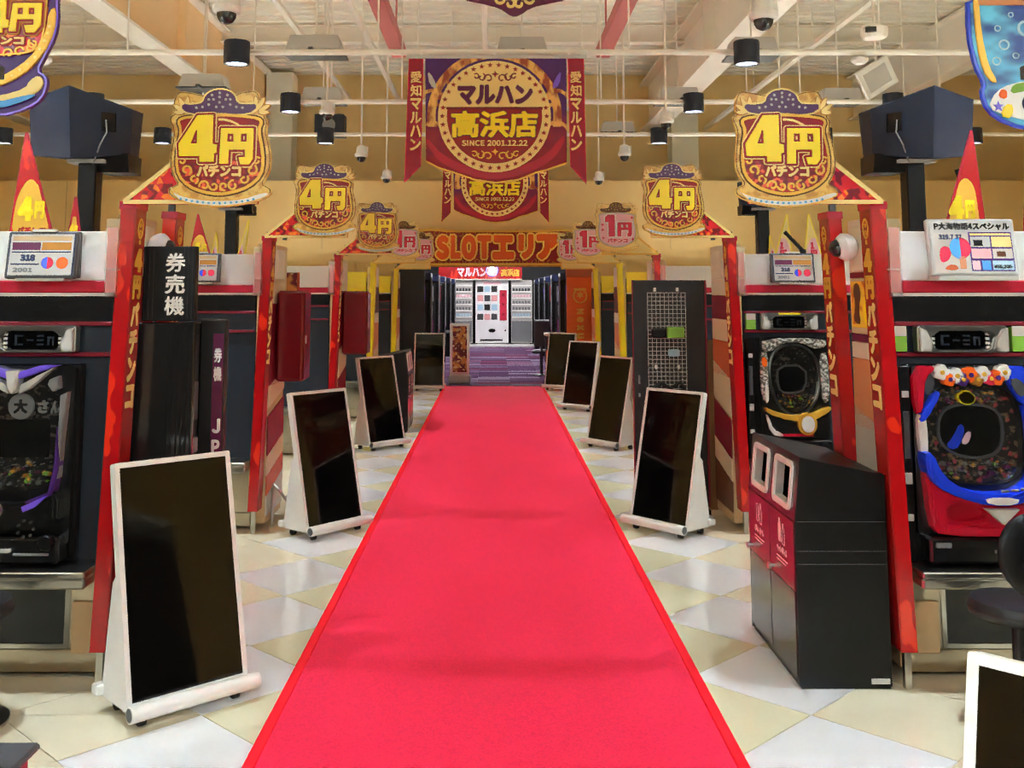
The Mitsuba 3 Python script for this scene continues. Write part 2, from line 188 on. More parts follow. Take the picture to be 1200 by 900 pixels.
    '5': [[[0,16,0,18,5,23,7,23,14,18,22,17,26,19,30,25,30,32,26,37,18,39,10,36,5,39,7,69,38,70,40,68,40,62,38,60,18,59,16,50,31,48,37,44,40,40,42,33,42,24,39,15,28,7,17,6,6,10]]],
    '6': [[[2,32,2,43,4,54,8,61,13,67,21,71,29,71,36,69,42,64,41,60,36,56,28,60,21,59,18,56,15,48,15,46,23,48,30,48,36,45,40,41,43,34,43,25,40,15,36,10,27,6,19,7,13,9,6,18],[14,33,15,26,18,20,21,17,27,18,31,25,30,35,27,37,22,38]]],
    '7': [[[2,61,2,69,3,70,43,69,43,63,35,50,30,40,27,26,26,9,24,7,14,8,14,16,18,38,27,59]]],
    '8': [[[1,23,4,34,10,40,4,51,5,59,7,64,12,69,20,71,28,71,36,67,41,57,40,47,35,40,40,34,43,27,43,20,40,14,30,7,16,7,9,10,5,14],[13,23,16,18,25,17,30,20,31,27,26,32,18,35,13,28],[16,52,19,48,26,45,29,50,30,55,27,60,21,61,16,57]]],
    '9': [[[1,46,3,60,11,69,18,71,23,71,31,68,36,64,41,53,42,35,39,20,31,10,24,7,16,6,7,9,3,13,3,16,8,21,17,17,24,19,28,25,30,32,17,29,9,32,5,36],[13,46,17,40,23,40,27,42,30,46,29,53,27,58,21,61,17,60,14,55]]],
    '.': [[[4,12,4,18,8,21,13,22,18,17,18,11,14,7,9,6,6,8]]],
    '¥': [[[0,66,1,69,11,69,22,46,34,69,43,69,45,67,32,41,42,39,43,33,41,31,43,28,43,23,41,22,29,21,28,10,27,7,18,7,16,9,16,21,3,22,2,23,2,29,3,31,2,33,2,39,3,40,12,42]]],
    '-': [[[1,29,1,35,3,37,26,36,26,28,25,27,3,27]]],
    ',': [[[4,-7,2,0,9,6,4,13,5,19,9,22,15,21,20,15,20,8,18,2,12,-5,7,-8]]],
}
def glyph(c):
    out = Polygon()
    for g in G[c]:
        rings = [np.array(r, float).reshape(-1, 2) / 80 for r in g]
        out = out.union(Polygon(rings[0], rings[1:]).buffer(0))
    return out
def text(s, vertical=False, gap=1.0, bold=0.0):
    out, x = [], 0.0
    for c in s:
        if c == ' ': x += .3; continue
        g = glyph(c)
        if bold: g = g.buffer(bold)
        if vertical: out.append(affinity.translate(g, 0, -x)); x += gap
        else: out.append(affinity.translate(g, x, 0)); x += WIDTH.get(c, 1.0) * gap
    return union_all(out)
def fit(p, x0, x1, z0, z1):
    a, b, c, d = p.bounds
    return affinity.affine_transform(p, [(x1 - x0) / (c - a), 0, 0, (z1 - z0) / (d - b), x0 - a * (x1 - x0) / (c - a), z0 - b * (z1 - z0) / (d - b)])

# ---------------------------------------------------------------- materials
n3 = lambda p, k, o=3: mikit.fbm(p.x * k, p.y * k, p.z * k, o)
mat('white', (236, 236, 232), .35); mat('cream', (222, 214, 196), .5); mat('white_gloss', (240, 240, 240), .2, coat=.5)
mat('black', (9, 9, 11), .35, spec=.3); mat('black_gloss', (9, 9, 11), .08, coat=1.0); mat('charcoal', (27, 28, 30), .4); mat('slate', (36, 44, 54), .35)
mat('grey', (120, 122, 124), .45); mat('light_grey', (188, 186, 182), .45); mat('dark_grey', (66, 68, 72), .4)
mat('steel', (190, 188, 182), .22, metal=1.0); mat('chrome', (225, 225, 225), .08, metal=1.0); mat('steel_mirror', (178, 166, 146), .16, metal=1.0)
mat('maroon', (120, 22, 38), .35); mat('maroon_gloss', (108, 8, 22), .14, coat=.6); mat('crimson', (176, 24, 48), .3)
mat('orange', (232, 98, 20), .35); mat('sign_yellow', (250, 212, 96), .35); mat('peach', (206, 136, 92), .5); mat('beige', (214, 198, 166), .5); mat('tan', (190, 160, 120), .5)
mat('yellow', (250, 222, 22), .3, coat=.4); mat('post_yellow', (244, 216, 30), .35); mat('gold', (228, 178, 70), .3, metal=.35); mat('pale_gold', (240, 214, 138), .35)
mat('dark_gold', (176, 118, 44), .35, metal=.3); mat('deep_red', (146, 16, 20), .35); mat('brown', (92, 52, 30), .5); mat('purple', (70, 34, 110), .35); mat('crown_purple', (84, 46, 92), .3)
mat('plum', (92, 26, 66), .35); mat('violet', (120, 90, 220), .2, coat=.6); mat('blue', (28, 62, 214), .18, coat=.8); mat('red_gloss', (186, 14, 44), .16, coat=.8)
mat('pale_blue', (176, 208, 226), .3); mat('navy', (32, 44, 82), .4); mat('pink', (240, 196, 204), .4); mat('rose', (208, 40, 70), .35); mat('green', (126, 176, 60), .4)
mat('pearl', (236, 232, 226), .2, coat=.6); mat('skyblue', (70, 150, 214), .3); mat('terracotta', (186, 84, 48), .45); mat('rubber', (24, 24, 25), .7)
mat('screen', (5, 5, 6), .02, spec=.42); mat('speaker', (14, 25, 46), .6); mat('lamp_shell', (22, 30, 44), .4); mat('plate', (228, 220, 204), .4)
mat('ceiling_paint', (230, 224, 212), .8); mat('wall_tan', (226, 194, 132), .8); mat('upper_tan', (240, 214, 158), .8); mat('steel_paint', (236, 231, 220), .6); mat('column_paint', (228, 230, 216), .7)
mat('beam_tan', (236, 204, 156), .7); mat('red_paint', (186, 104, 104), .5); mat('tile_white', (238, 239, 240), .09, coat=.6, coat_gloss=.95); mat('grout', (140, 132, 112), .8)
mat('tile_beige', mikit.proc(lambda p, n, uv: mikit.mix(C((212, 205, 170)), C((222, 215, 184)), mikit.fbm(p.x * 3, p.y * 3, 0, 3))), .09, coat=.6, coat_gloss=.95)
mat('tile_sand', mikit.proc(lambda p, n, uv: mikit.mix(C((206, 192, 162)), C((220, 208, 180)), mikit.fbm(p.x * 3, p.y * 3, 5, 3))), .09, coat=.6, coat_gloss=.95)
mat('carpet', mikit.proc(lambda p, n, uv: C((232, 42, 76)) * (0.82 + 0.36 * mikit.fbm(p.x * 160, p.y * 160, 0, 3)) * (0.95 + .1 * mikit.fbm(p.x * 2.2, p.y * 1.1, 3, 3))), .95, spec=.15, sheen=.5,
    bump=lambda p, n, uv: mikit.noise(p.x * 260, p.y * 260), bump_scale=.0012)
mat('carpet_edge', (248, 30, 46), .8, spec=.2); mat('bin_maroon', (92, 8, 26), .14, coat=.6)
for i, c in enumerate(((80, 56, 84), (94, 76, 100), (110, 98, 118), (66, 42, 70), (92, 42, 66))):
    mat(f'plank_{i}', mikit.proc(lambda p, n, uv, c=c: C(c) * (.8 + .4 * mikit.fbm(p.x * 60, p.y * 60, 0, 2))), .95, spec=.1)
mat('wood', mikit.proc(lambda p, n, uv: mikit.mix(C((150, 112, 66)), C((98, 66, 34)), mikit.fbm(p.x * 30, p.y * 30, p.z * 1.5, 3))), .55)
mat('foil', mikit.proc(lambda p, n, uv: mikit.mix(C((178, 8, 18)), C((222, 48, 26)), mikit.smoothstep(.60, .63, mikit.fbm(p.x * 5 + p.z * 4.2, p.y * 3, p.z * 1.6 - p.x * 7, 3)))), .18, coat=.6)
mat('lacquer', (150, 22, 20), .22, coat=.5)
mat('jewel', mikit.proc(lambda p, n, uv: dr.select(mikit.voronoi(p.x * 44, p.z * 44)[2] > .72, C((250, 130, 40)), dr.select(mikit.voronoi(p.x * 44, p.z * 44)[2] > .3, C((220, 30, 36)), C((130, 8, 20))))), .25, coat=.5)
mat('banner_print', mikit.proc(lambda p, n, uv: mikit.mix(mikit.mix(C((134, 18, 36)), C((150, 40, 44)), mikit.fbm(p.x * 7, 0, p.z * 7, 3)), C((74, 30, 98)),
    mikit.smoothstep(3.2, 3.75, p.z + .45 * dr.abs(p.x - .03) + .5 * mikit.fbm(p.x * 5, 1, p.z * 5, 3) - .3))), .6)
mat('burst', mikit.proc(lambda p, n, uv: mikit.mix(C((226, 178, 96)), C((150, 62, 40)), mikit.smoothstep(.35, .7, mikit.fbm(p.x * 22, 2, p.z * 8, 3)))), .6)
mat('playfield', mikit.proc(lambda p, n, uv: mikit.mix(mikit.mix(C((26, 22, 20)), C((112, 90, 62)), mikit.smoothstep(.52, .7, mikit.fbm(p.x * 46, 3, p.z * 46, 3))), C((150, 50, 60)), mikit.smoothstep(.66, .76, mikit.fbm(p.x * 36 + 9, 7, p.z * 36, 2)))), .3)
mat('playfield_dark', mikit.proc(lambda p, n, uv: mikit.mix(C((10, 10, 13)), C((74, 66, 60)), mikit.smoothstep(.56, .74, mikit.fbm(p.x * 50, 4, p.z * 50, 3)))), .3)
mat('glitter', mikit.proc(lambda p, n, uv: mikit.mix(C((120, 118, 112)), C((246, 244, 238)), mikit.smoothstep(.4, .66, mikit.fbm(p.x * 70, 3, p.z * 70, 2)))), .25, metal=.4)
mat('poster_print', mikit.proc(lambda p, n, uv: mikit.mix(C((246, 206, 60)), C((206, 120, 30)), mikit.smoothstep(.5, .7, mikit.fbm(p.y * 16, 2, p.z * 16, 3)))), .4)
mat('mix_print', mikit.proc(lambda p, n, uv: mikit.mix(mikit.mix(C((120, 30, 44)), C((214, 150, 70)), mikit.smoothstep(.45, .65, mikit.fbm(p.x * 14, 2, p.z * 9, 3))), C((232, 206, 150)), mikit.smoothstep(.62, .72, mikit.fbm(p.x * 20, 9, p.z * 20, 2)))), .4)
mat('ocean', mikit.proc(lambda p, n, uv: mikit.mix(C((28, 62, 150)), C((92, 190, 232)), mikit.smoothstep(.3, .75, mikit.fbm(p.x * 9, 1, p.z * 14, 3)))), .3, coat=.4)
mat('bin_black', (14, 14, 15), .12, coat=1.0); mat('card', (200, 190, 180), .5)
scene['clear'] = {'type': 'thindielectric', 'int_ior': 1.5}
mat('acrylic_pink', (222, 160, 160), .2, coat=.5)
mat('bulb', (255, 255, 255), .5); mat('streamer', (150, 22, 46), .55)
mat('board_gold', mikit.proc(lambda p, n, uv: mikit.mix(C((232, 196, 104)), C((206, 150, 62)), mikit.smoothstep(.4, .7, mikit.fbm(p.x * 30, 2, p.z * 30, 3)))), .3, coat=.4)
mat('ruby', mikit.proc(lambda p, n, uv: dr.select(mikit.voronoi(p.x * 60, p.z * 60)[2] > .86, C((236, 96, 60)), dr.select(mikit.voronoi(p.x * 60, p.z * 60)[2] > .5, C((164, 22, 24)), C((122, 10, 16))))), .25, coat=.4)
# ================================================================ the hall
S = lambda name, mesh, m, **k: one(name, mesh, m, kind='structure', **k)
S('floor', box(-11.5, 11.5, -5, 19.15, -.12, -.012), 'grout')
TA, TX = .4112, .0525
def tile_piece(pts):
    return flat(Polygon(pts).buffer(-.0022), -.012, 0.0)
dia = [(TA, 0), (0, TA), (-TA, 0), (0, -TA)]
tiles = {'d': tile_piece(dia), 'u': tile_piece([(TA, 0), (0, TA), (-TA, 0)]), 'l': tile_piece([(TA, 0), (-TA, 0), (0, -TA)])}
tile_dict = {}
floor_rest = []
def lay(kind, m, x, y):
    if (kind, m) not in tile_dict: tile_dict[kind, m] = mikit.ply(tiles[kind], m)
    scene[num('floor__tile')] = {**tile_dict[kind, m], 'to_world': T().translate([x, y, 0])}
def island_span(y): return any(Y + .2 < y < Y + .55 for Y in YS)
count = 0
for j in range(-4, 38):
    for i in range(-9, 10):
        if (i + j) % 2 == 0: continue
        x, y = TX + TA * i, 4.356 + TA * (j - 1)
        if y > 18.75 or y < 1.9 or abs(x - XC) < .9 - TA: continue
        if abs(x) > (.62 * y + .1) or (abs(x) > 2.4 and y > 8): continue
        if abs(x - XC) > 1.95 + TA and island_span(y): continue
        m = 'tile_white' if abs(i) == 3 else ('tile_sand' if abs(i) > 3 else 'tile_beige')
        if count > 285: continue
        if i <= -4 and y < 6.5:
            lay('u', m, x, y); lay('l', m, x, y); count += 2
        else: lay(dict(d='d')['d'], m, x, y); count += 1
# tiles farther off or beside the picture: one mesh of all of them
for j in range(-22, 38):
    for i in range(-27, 28):
        if (i + j) % 2 == 0: continue
        x, y = TX + TA * i, 4.356 + TA * (j - 1)
        if y > 18.75 or y < -4.6: continue
        seen = not (y < 1.9 or abs(x) > (.62 * y + .1) or (abs(x) > 2.4 and y > 8))
        under = abs(x - XC) < .9 - TA
        if seen and not (abs(x - XC) > 1.95 + TA and island_span(y)) and not under or under and y > 2.7: continue
        m = tiles['d'].copy(); m.apply_translation([x, y, 0]); floor_rest.append(m)
scene['floor__far_tiles'] = mikit.ply(cat(*floor_rest), 'tile_sand'); meta('floor__far_tiles', kind='stuff')

# red carpet, a gently rippled sheet with folded bright edges
def carpet_mesh():
    x = np.linspace(-.885, .885, 60); y = np.linspace(2.6, 18.95, 420)
    X, Y = np.meshgrid(x, y)
    rip = lambda p: meshkit.fbm(p, 2, 5)
    Z = .005 + .006 * rip(np.stack([X * 1.2, Y * 2.4, X * 0], -1))
    V = np.stack([X + XC - .035, Y, Z], -1).reshape(-1, 3)
    i, j = np.meshgrid(np.arange(419), np.arange(59), indexing='ij'); a = i * 60 + j
    return V, np.stack([a, a + 1, a + 61, a + 60], -1).reshape(-1, 4)
cp = Thing('red_carpet', 'long bright red carpet runner laid down the middle of the aisle', 'carpet')
cp.part('runner', carpet_mesh(), 'carpet', smooth=True)
for s in (-1, 1): cp.part('edge_binding', box(XC - .035 + s * .866, XC - .035 + s * .91, 2.6, 18.96, .002, .016, .003), 'carpet_edge', label='brighter red folded edge')

# ceiling: ribbed steel deck, purlins, cross beam
def deck():
    ys = np.arange(-5, 21.1, .30); P = []
    for y in ys: P += [(y, 6.26), (y + .03, 6.20), (y + .15, 6.20), (y + .18, 6.26)]
    P = np.array(P); n = len(P); V = np.vstack([np.c_[np.full(n, -11.5), P], np.c_[np.full(n, 11.5), P]])
    k = np.arange(n - 1); return V, np.stack([k, k + n, k + n + 1, k + 1], 1)
S('ceiling', deck(), 'ceiling_paint')
for y, z0, z1 in ((3.0, 5.86, 6.16), (10.0, 5.86, 6.16), (17.0, 5.9, 6.2)):
    S('trim', cat(box(-11.4, 11.4, y - .1, y + .1, z0, z0 + .03), box(-11.4, 11.4, y - .02, y + .02, z0, z1), box(-11.4, 11.4, y - .1, y + .1, z1 - .03, z1)), 'ceiling_paint')
S('wall_back_upper', box(-11.5, 11.5, 21.0, 21.15, 3.4, 6.3), 'upper_tan')
S('wall_left', box(-11.65, -11.5, -5.2, 21.2, -.1, 6.3), 'wall_tan'); S('wall_right', box(11.5, 11.65, -5.2, 21.2, -.1, 6.3), 'wall_tan')
S('wall_entrance', box(-11.5, 11.5, -5.2, -5.05, -.1, 6.3), 'cream')
# partition with the opening of the slot area
part = cat(box(-11.5, -1.80, 19.1, 19.25, -.01, 3.79), box(1.90, 11.5, 19.1, 19.25, -.01, 3.79), box(-1.80, 1.90, 19.1, 19.25, 2.32, 3.79))
S('wall_partition', part, 'wall_tan')
for x in (-10.5, -8.0, -3.2, 3.3, 8.0, 10.5): scene[num('wall_partition__joint')] = mikit.ply(box(x, x + .012, 19.094, 19.1, 2.5, 3.79), 'tan')
for x0 in (-4.55, 3.56): S('column', box(x0, x0 + .53, 20.2, 20.75, 3.4, 6.1), 'column_paint')
# slot area shell
S('floor_slot_area', box(-8, 8, 19.15, 35.2, -.12, -.012), 'grout')
PL = [mikit.ply(box(-.62, .62, -.16, .16, -.012, .003, .002), f'plank_{i}') for i in range(5)]
for r in range(50):
    y = 19.32 + r * .325
    for cidx in range(-2, 3):
        x = .62 * (r % 2) + cidx * 1.25 - .3
        if abs(x) > 2.6: continue
        scene[num('floor_slot_area__carpet_plank')] = {**PL[random.choice([0, 1, 1, 2, 3, 0, 4])], 'to_world': T().translate([x, y, 0])}
S('ceiling_slot_area', box(-8, 8, 19.25, 35.2, 3.3, 3.4), 'black'); S('wall_slot_end', box(-8, 8, 35.0, 35.15, -.01, 3.4), 'dark_grey')
S('wall_slot_left', box(-8.1, -8, 19.2, 35.2, -.01, 3.4), 'dark_grey'); S('wall_slot_right', box(8, 8.1, 19.2, 35.2, -.01, 3.4), 'dark_grey')

# big rafters along the hall
def rafter(x, zb, zt, w, web, flange):
    t = Thing('rafter', None, None); del labels[t.key]
    labels[t.key] = {'kind': 'structure'}
    t.part('web', box(x - .02, x + .02, -5, 20.98, zb + .04, zt - .04), web)
    t.part('lower_flange', box(x - w / 2, x + w / 2, -5, 20.98, zb, zb + .04), flange); t.part('upper_flange', box(x - w / 2, x + w / 2, -5, 20.98, zt - .04, zt), flange)
    for y in (1.5, 8.1, 14.6): t.part('stiffener', box(x - w / 2 + .02, x + w / 2 - .02, y - .012, y + .012, zb + .04, zt - .04), web)
rafter(-4.62, 5.0, 6.12, .34, 'beam_tan', 'steel_paint'); rafter(3.25, 5.0, 6.0, .42, 'steel_paint', 'steel_paint'); rafter(7.5, 5.25, 6.15, .3, 'steel_paint', 'steel_paint'); rafter(-9.4, 5.1, 6.1, .34, 'beam_tan', 'steel_paint')
for x, z, lab in ((-2.95, 5.6, 'pale conduit rail under the ceiling deck, left of the first'), (-1.95, 5.6, 'pale conduit rail under the ceiling deck nearest the red beam on the left'), (4.4, 5.05, 'pale conduit rail on the right, running from the top edge down behind the gold sign'), (-.13, 5.7, 'pale conduit rail above the middle of the hanging banner')):
    t = Thing('conduit_rail', lab, 'rail')
    t.part('channel', box(x - .045, x + .045, 0, 20.95, z, z + .07, .01), 'steel_paint')
    for y in np.arange(1, 20, 3.2): t.part('drop_rod', cyl((x, y, z + .05), (x, y, 6.22), .008, 6), 'steel_paint')
for x, w in ((-1.22, 'left'), (1.42, 'right')):
    t = Thing('red_beam', f'dull red painted steel beam under the ceiling, {w} of the hanging banner', 'beam')
    t.part('bar', box(x - .09, x + .09, 2, 13.0, 4.72, 4.86, .012), 'red_paint')
    for y in (3, 6.2, 9.4, 12.6): t.part('hanger', cyl((x, y, 4.85), (x, y, 6.2), .012, 6), 'red_paint')

for i, (x, y) in enumerate([(x, y) for y in (-2.6, -.9) for x in (-4.2, -1.4, 1.4, 4.2)]):
    t = Thing('luminaire', 'long white ceiling luminaire above the entrance, behind the camera', 'luminaire', at(x, y, 3.6), 'luminaires above the entrance')
    t.part('housing', box(-1.1, 1.1, -.2, .2, .0, .08, .01), 'white'); t.part('rod', cyl((-.8, 0, .08), (-.8, 0, 2.6), .01, 6), 'steel_paint'); t.part('rod', cyl((.8, 0, .08), (.8, 0, 2.6), .01, 6), 'steel_paint')
    t.part('diffuser', trimesh.Trimesh([(-1.05, -.17, -.004), (1.05, -.17, -.004), (1.05, .17, -.004), (-1.05, .17, -.004)], [[0, 2, 1], [0, 3, 2]], process=False), 'bulb', emitter={'type': 'area', 'radiance': {'type': 'rgb', 'value': [ENTRY * .83, ENTRY, ENTRY * 1.1]}})

# ---------------------------------------------------------------- lighting pipes, drum lamps, strips
PIPES = [9.6 + 2.56 * n for n in range(-5, 3)]
NEAR_PIPE = {9.6: 'nearest visible', 12.16: 'second visible', 14.72: 'third visible'}
disc = trimesh.creation.cylinder(.085, .004, sections=24); disc = disc.submesh([np.where(disc.face_normals[:, 2] < -.9)[0]], append=True)
lampD = Thing('drum_lamp', 'x', 'lamp')
shell = lathe([(.10, -.17), (.118, -.17), (.12, -.165), (.12, .04), (.115, .05), (0, .05), (0, .03), (.10, .03), (.10, -.17)], 28)
P_SHELL, P_RIM, P_BR = mikit.ply(shell, 'lamp_shell', smooth=40), mikit.ply(lathe([(.085, -.158), (.1, -.166), (.1, -.15), (.085, -.15), (.085, -.158)], 24), 'white'), mikit.ply(cat(box(-.02, .02, .0, .17, .045, .06), box(-.03, .03, .13, .2, .015, .05)), 'dark_grey')
P_DISC = mikit.ply(disc, 'bulb', emitter={'type': 'area', 'radiance': {'type': 'rgb', 'value': [LAMP * c for c in LAMP_COLOUR]}})
del labels[lampD.key]; USED.clear() if False else None; USED.pop('drum_lamp')
for y in PIPES:
    y = round(y, 2)
    vis = y in NEAR_PIPE
    t = Thing('ceiling_pipe', f'pale {NEAR_PIPE[y]} pipe crossing the hall below the ceiling' if vis else 'pale lamp pipe above the entrance side, nearer than the picture shows', 'pipe', group='pipes that carry the drum lamps')
    t.part('bar', cat(cyl((-9, y, 3.985), (9, y, 3.985), .03, 12)), 'steel_paint', smooth=40)
    for x in (-8.2, -6, -3.5, -1.1, 1.3, 3.7, 6, 8.2): t.part('drop_rod', cyl((x, y, 4.0), (x, y, 6.2), .009, 6), 'steel_paint')
    for x in (-7.03, -4.75, -2.41, 2.38, 4.75, 6.9):
        side = 'left' if x < 0 else 'right'
        o = {2: 'inner', 5: 'middle', 7: 'outer'}[int(round(abs(x) if abs(x) > 3 else 2))]
        lab = f'black drum ceiling lamp, {o} one on the {side} of the {NEAR_PIPE[y]} pipe' if vis else 'black drum lamp on a pipe above the entrance side, out of the picture'
        t = Thing('drum_lamp', lab, 'lamp', at(x, y - .165, 4.0), 'drum lamps under the pipes')
        t.part('housing', P_SHELL, None); t.part('rim', P_RIM, None); t.part('bracket', P_BR, None); t.part('diffuser', P_DISC, None)
# ================================================================ island ends: posts, panels, gables, signs
def X(s, d): return XC + s * d
def Lf(c, sym=1): return c
def make_post(s, Y, k, far=False, yellow=False):
    nm = 'yellow' if yellow else 'red'
    where = f'{"rear" if far else "front"} post of the {NTH[k]} {SIDE[s]} island'
    t = Thing('island_post', f'{nm} leaning square post' + ('' if yellow else ' with gold lettering') + f', {where}', 'post', group='leaning posts of the island ends')
    zb, zt = .16, 2.075
    ib, it, w = 1.715, 1.655, .068
    y0, y1 = Y, Y + .14
    inner = lambda z: ib + (it - ib) * (z - zb) / (zt - zb)
    def quad(z, a, b): return [(X(s, inner(z) + da), y, z) for da in (a, b) for y in (y0, y1)]
    fm, am = ('post_yellow', 'post_yellow') if yellow else ('foil', 'lacquer')
    t.part('shaft', hexa(quad(zb, .003, w), quad(zt, .003, w)), fm)
    def slab(z0, z1, a, b, ya, yb):
        return hexa([(X(s, inner(z0) + d), y, z0) for d in (a, b) for y in (ya, yb)], [(X(s, inner(z1) + d), y, z1) for d in (a, b) for y in (ya, yb)])
    t.part('aisle_face', slab(zb, zt, -.003, .003, y0 + .004, y1 - .004), am)
    t.part('foot', box(X(s, ib + .02), X(s, ib + .05), y0 + .03, y0 + .06, 0, zb), 'steel')
    t.part('cap', slab(zt, zt + .035, -.006, w + .006, y0 - .006, y1 + .006), 'post_yellow' if yellow else 'crimson')
    if not yellow:
        def put(poly2, m, nm, off=.0035):           # outline in (y, z), y running the way it reads from the aisle
            mesh = sidex(poly2, 0, .002)
            v = mesh.vertices.copy(); z = v[:, 2]
            mesh.vertices = np.c_[XC + s * (ib + (it - ib) * (z - zb) / (zt - zb) - off - v[:, 0]), v[:, 1], z]
            if s > 0: mesh.invert()
            return t.part(nm, mesh, m)
        yc = (y0 + y1) / 2
        for i, c in enumerate('4円パチンコ'):
            z1 = 1.90 - i * .122
            g = glyph(c).buffer(.035)
            g = fit(g, -.05, .05, z1 - .108, z1)
            if s > 0: g = affinity.scale(g, -1, 1, origin=(0, 0))
            put(affinity.translate(g, yc, 0), 'pale_gold' if i != 1 and i != 0 else 'gold', 'lettering')
        put(affinity.translate(union_all([ell(0, 1.99, .034, .048).difference(ell(0, 1.99, .024, .036)), star(0, 2.005, .014), curl(0, 1.97, .014, .007), ell(0, 1.928, .01, .012)]), yc, 0), 'gold', 'crest')
    if not far and not yellow:
        a = t.part('leaflet_pocket', cat(box(X(s, inner(1.75) + .05), X(s, inner(1.75) + .115), y0 - .03, y0 - .026, 1.68, 2.03, 0), box(X(s, inner(1.75) + .05), X(s, inner(1.75) + .115), y0 - .008, y0 - .003, 1.68, 2.03)), 'clear', label='clear acrylic leaflet pocket')
        t.part('leaflet', box(X(s, inner(1.75) + .06), X(s, inner(1.75) + .105), y0 - .02, y0 - .014, 1.70, 1.99), 'acrylic_pink', under=a); t.part('divider', box(X(s, inner(1.75) + .05), X(s, inner(1.75) + .115), y0 - .03, y0 - .004, 1.80, 1.806), 'white', under=a)
    return t

PATTERN = {(-1, 0): [('beige', 2.06, 1.78), ('maroon', 1.78, 1.2), ('beige', 1.2, .9), ('peach', .9, .3)],
           (1, 0): [('cream', 2.06, 1.80), ('maroon', 1.80, 1.77), ('beige', 1.77, 1.50), ('plum', 1.50, 1.46), ('cream', 1.46, 1.38), ('peach', 1.38, 1.05), ('light_grey', 1.05, .72), ('peach', .72, .4), ('beige', .4, .14)],
           (-1, 1): [('beige', 2.06, 1.62), ('maroon', 1.62, 1.02), ('beige', 1.02, .86), ('maroon', .80, .52), ('beige', .52, .38), ('terracotta', .38, .24), ('light_grey', .24, .10)],
           (1, 1): [('cream', 2.06, 1.68), ('maroon', 1.68, 1.5), ('beige', 1.5, 1.34), ('terracotta', 1.34, 1.08), ('beige', 1.08, .80), ('maroon', .78, .50), ('beige', .50, .34), ('brown', .34, .12)]}
GEN = [('cream', 2.06, 1.78), ('brown', 1.78, 1.42), ('cream', 1.42, 1.28), ('peach', 1.28, .92), ('beige', .92, .5), ('peach', .5, .12)]
GEN2 = [('beige', 2.06, 1.72), ('maroon', 1.72, 1.1), ('beige', 1.1, .8), ('maroon', .8, .5), ('beige', .5, .12)]
def end_panel(s, k):
    Y = YS[k]
    hue = 'yellow' if k in (3, 4) else 'red'
    t = Thing('end_panel', f'panel of slanted colour blocks between the {hue} posts, {NTH[k]} {SIDE[s]} island', 'panel')
    y0, y1 = Y + .145, Y + (.585 if k in (0, 5) else .70)
    D = 0 if k in (0, 5) else -.07
    t.part('core', box(X(s, 1.762 + D), X(s, 1.785), y0, y1, .05, 2.06), 'tan')
    for m, z1, z0 in PATTERN.get((s, k), GEN2 if k == 2 else GEN):
        sl = .0 if z1 > 1.1 else .10
        lo, hi = (sl if z0 < 1.0 and z0 > .15 else 0), sl
        P = Polygon([(y0, z0 - 0), (y1, z0 + lo), (y1, min(z1 + hi, 2.06)), (y0, z1)]).buffer(-.002)
        a, b = sorted((X(s, 1.752 + D), X(s, 1.762 + D)))
        t.part('colour_block', sidex(P, a, b), m)
    if k < 3:
        u = t.part('junction_box', box(X(s, 1.72 + D), X(s, 1.752 + D), y0 + .1, y0 + .32, 1.80, 2.02, .006), 'cream')
    return t

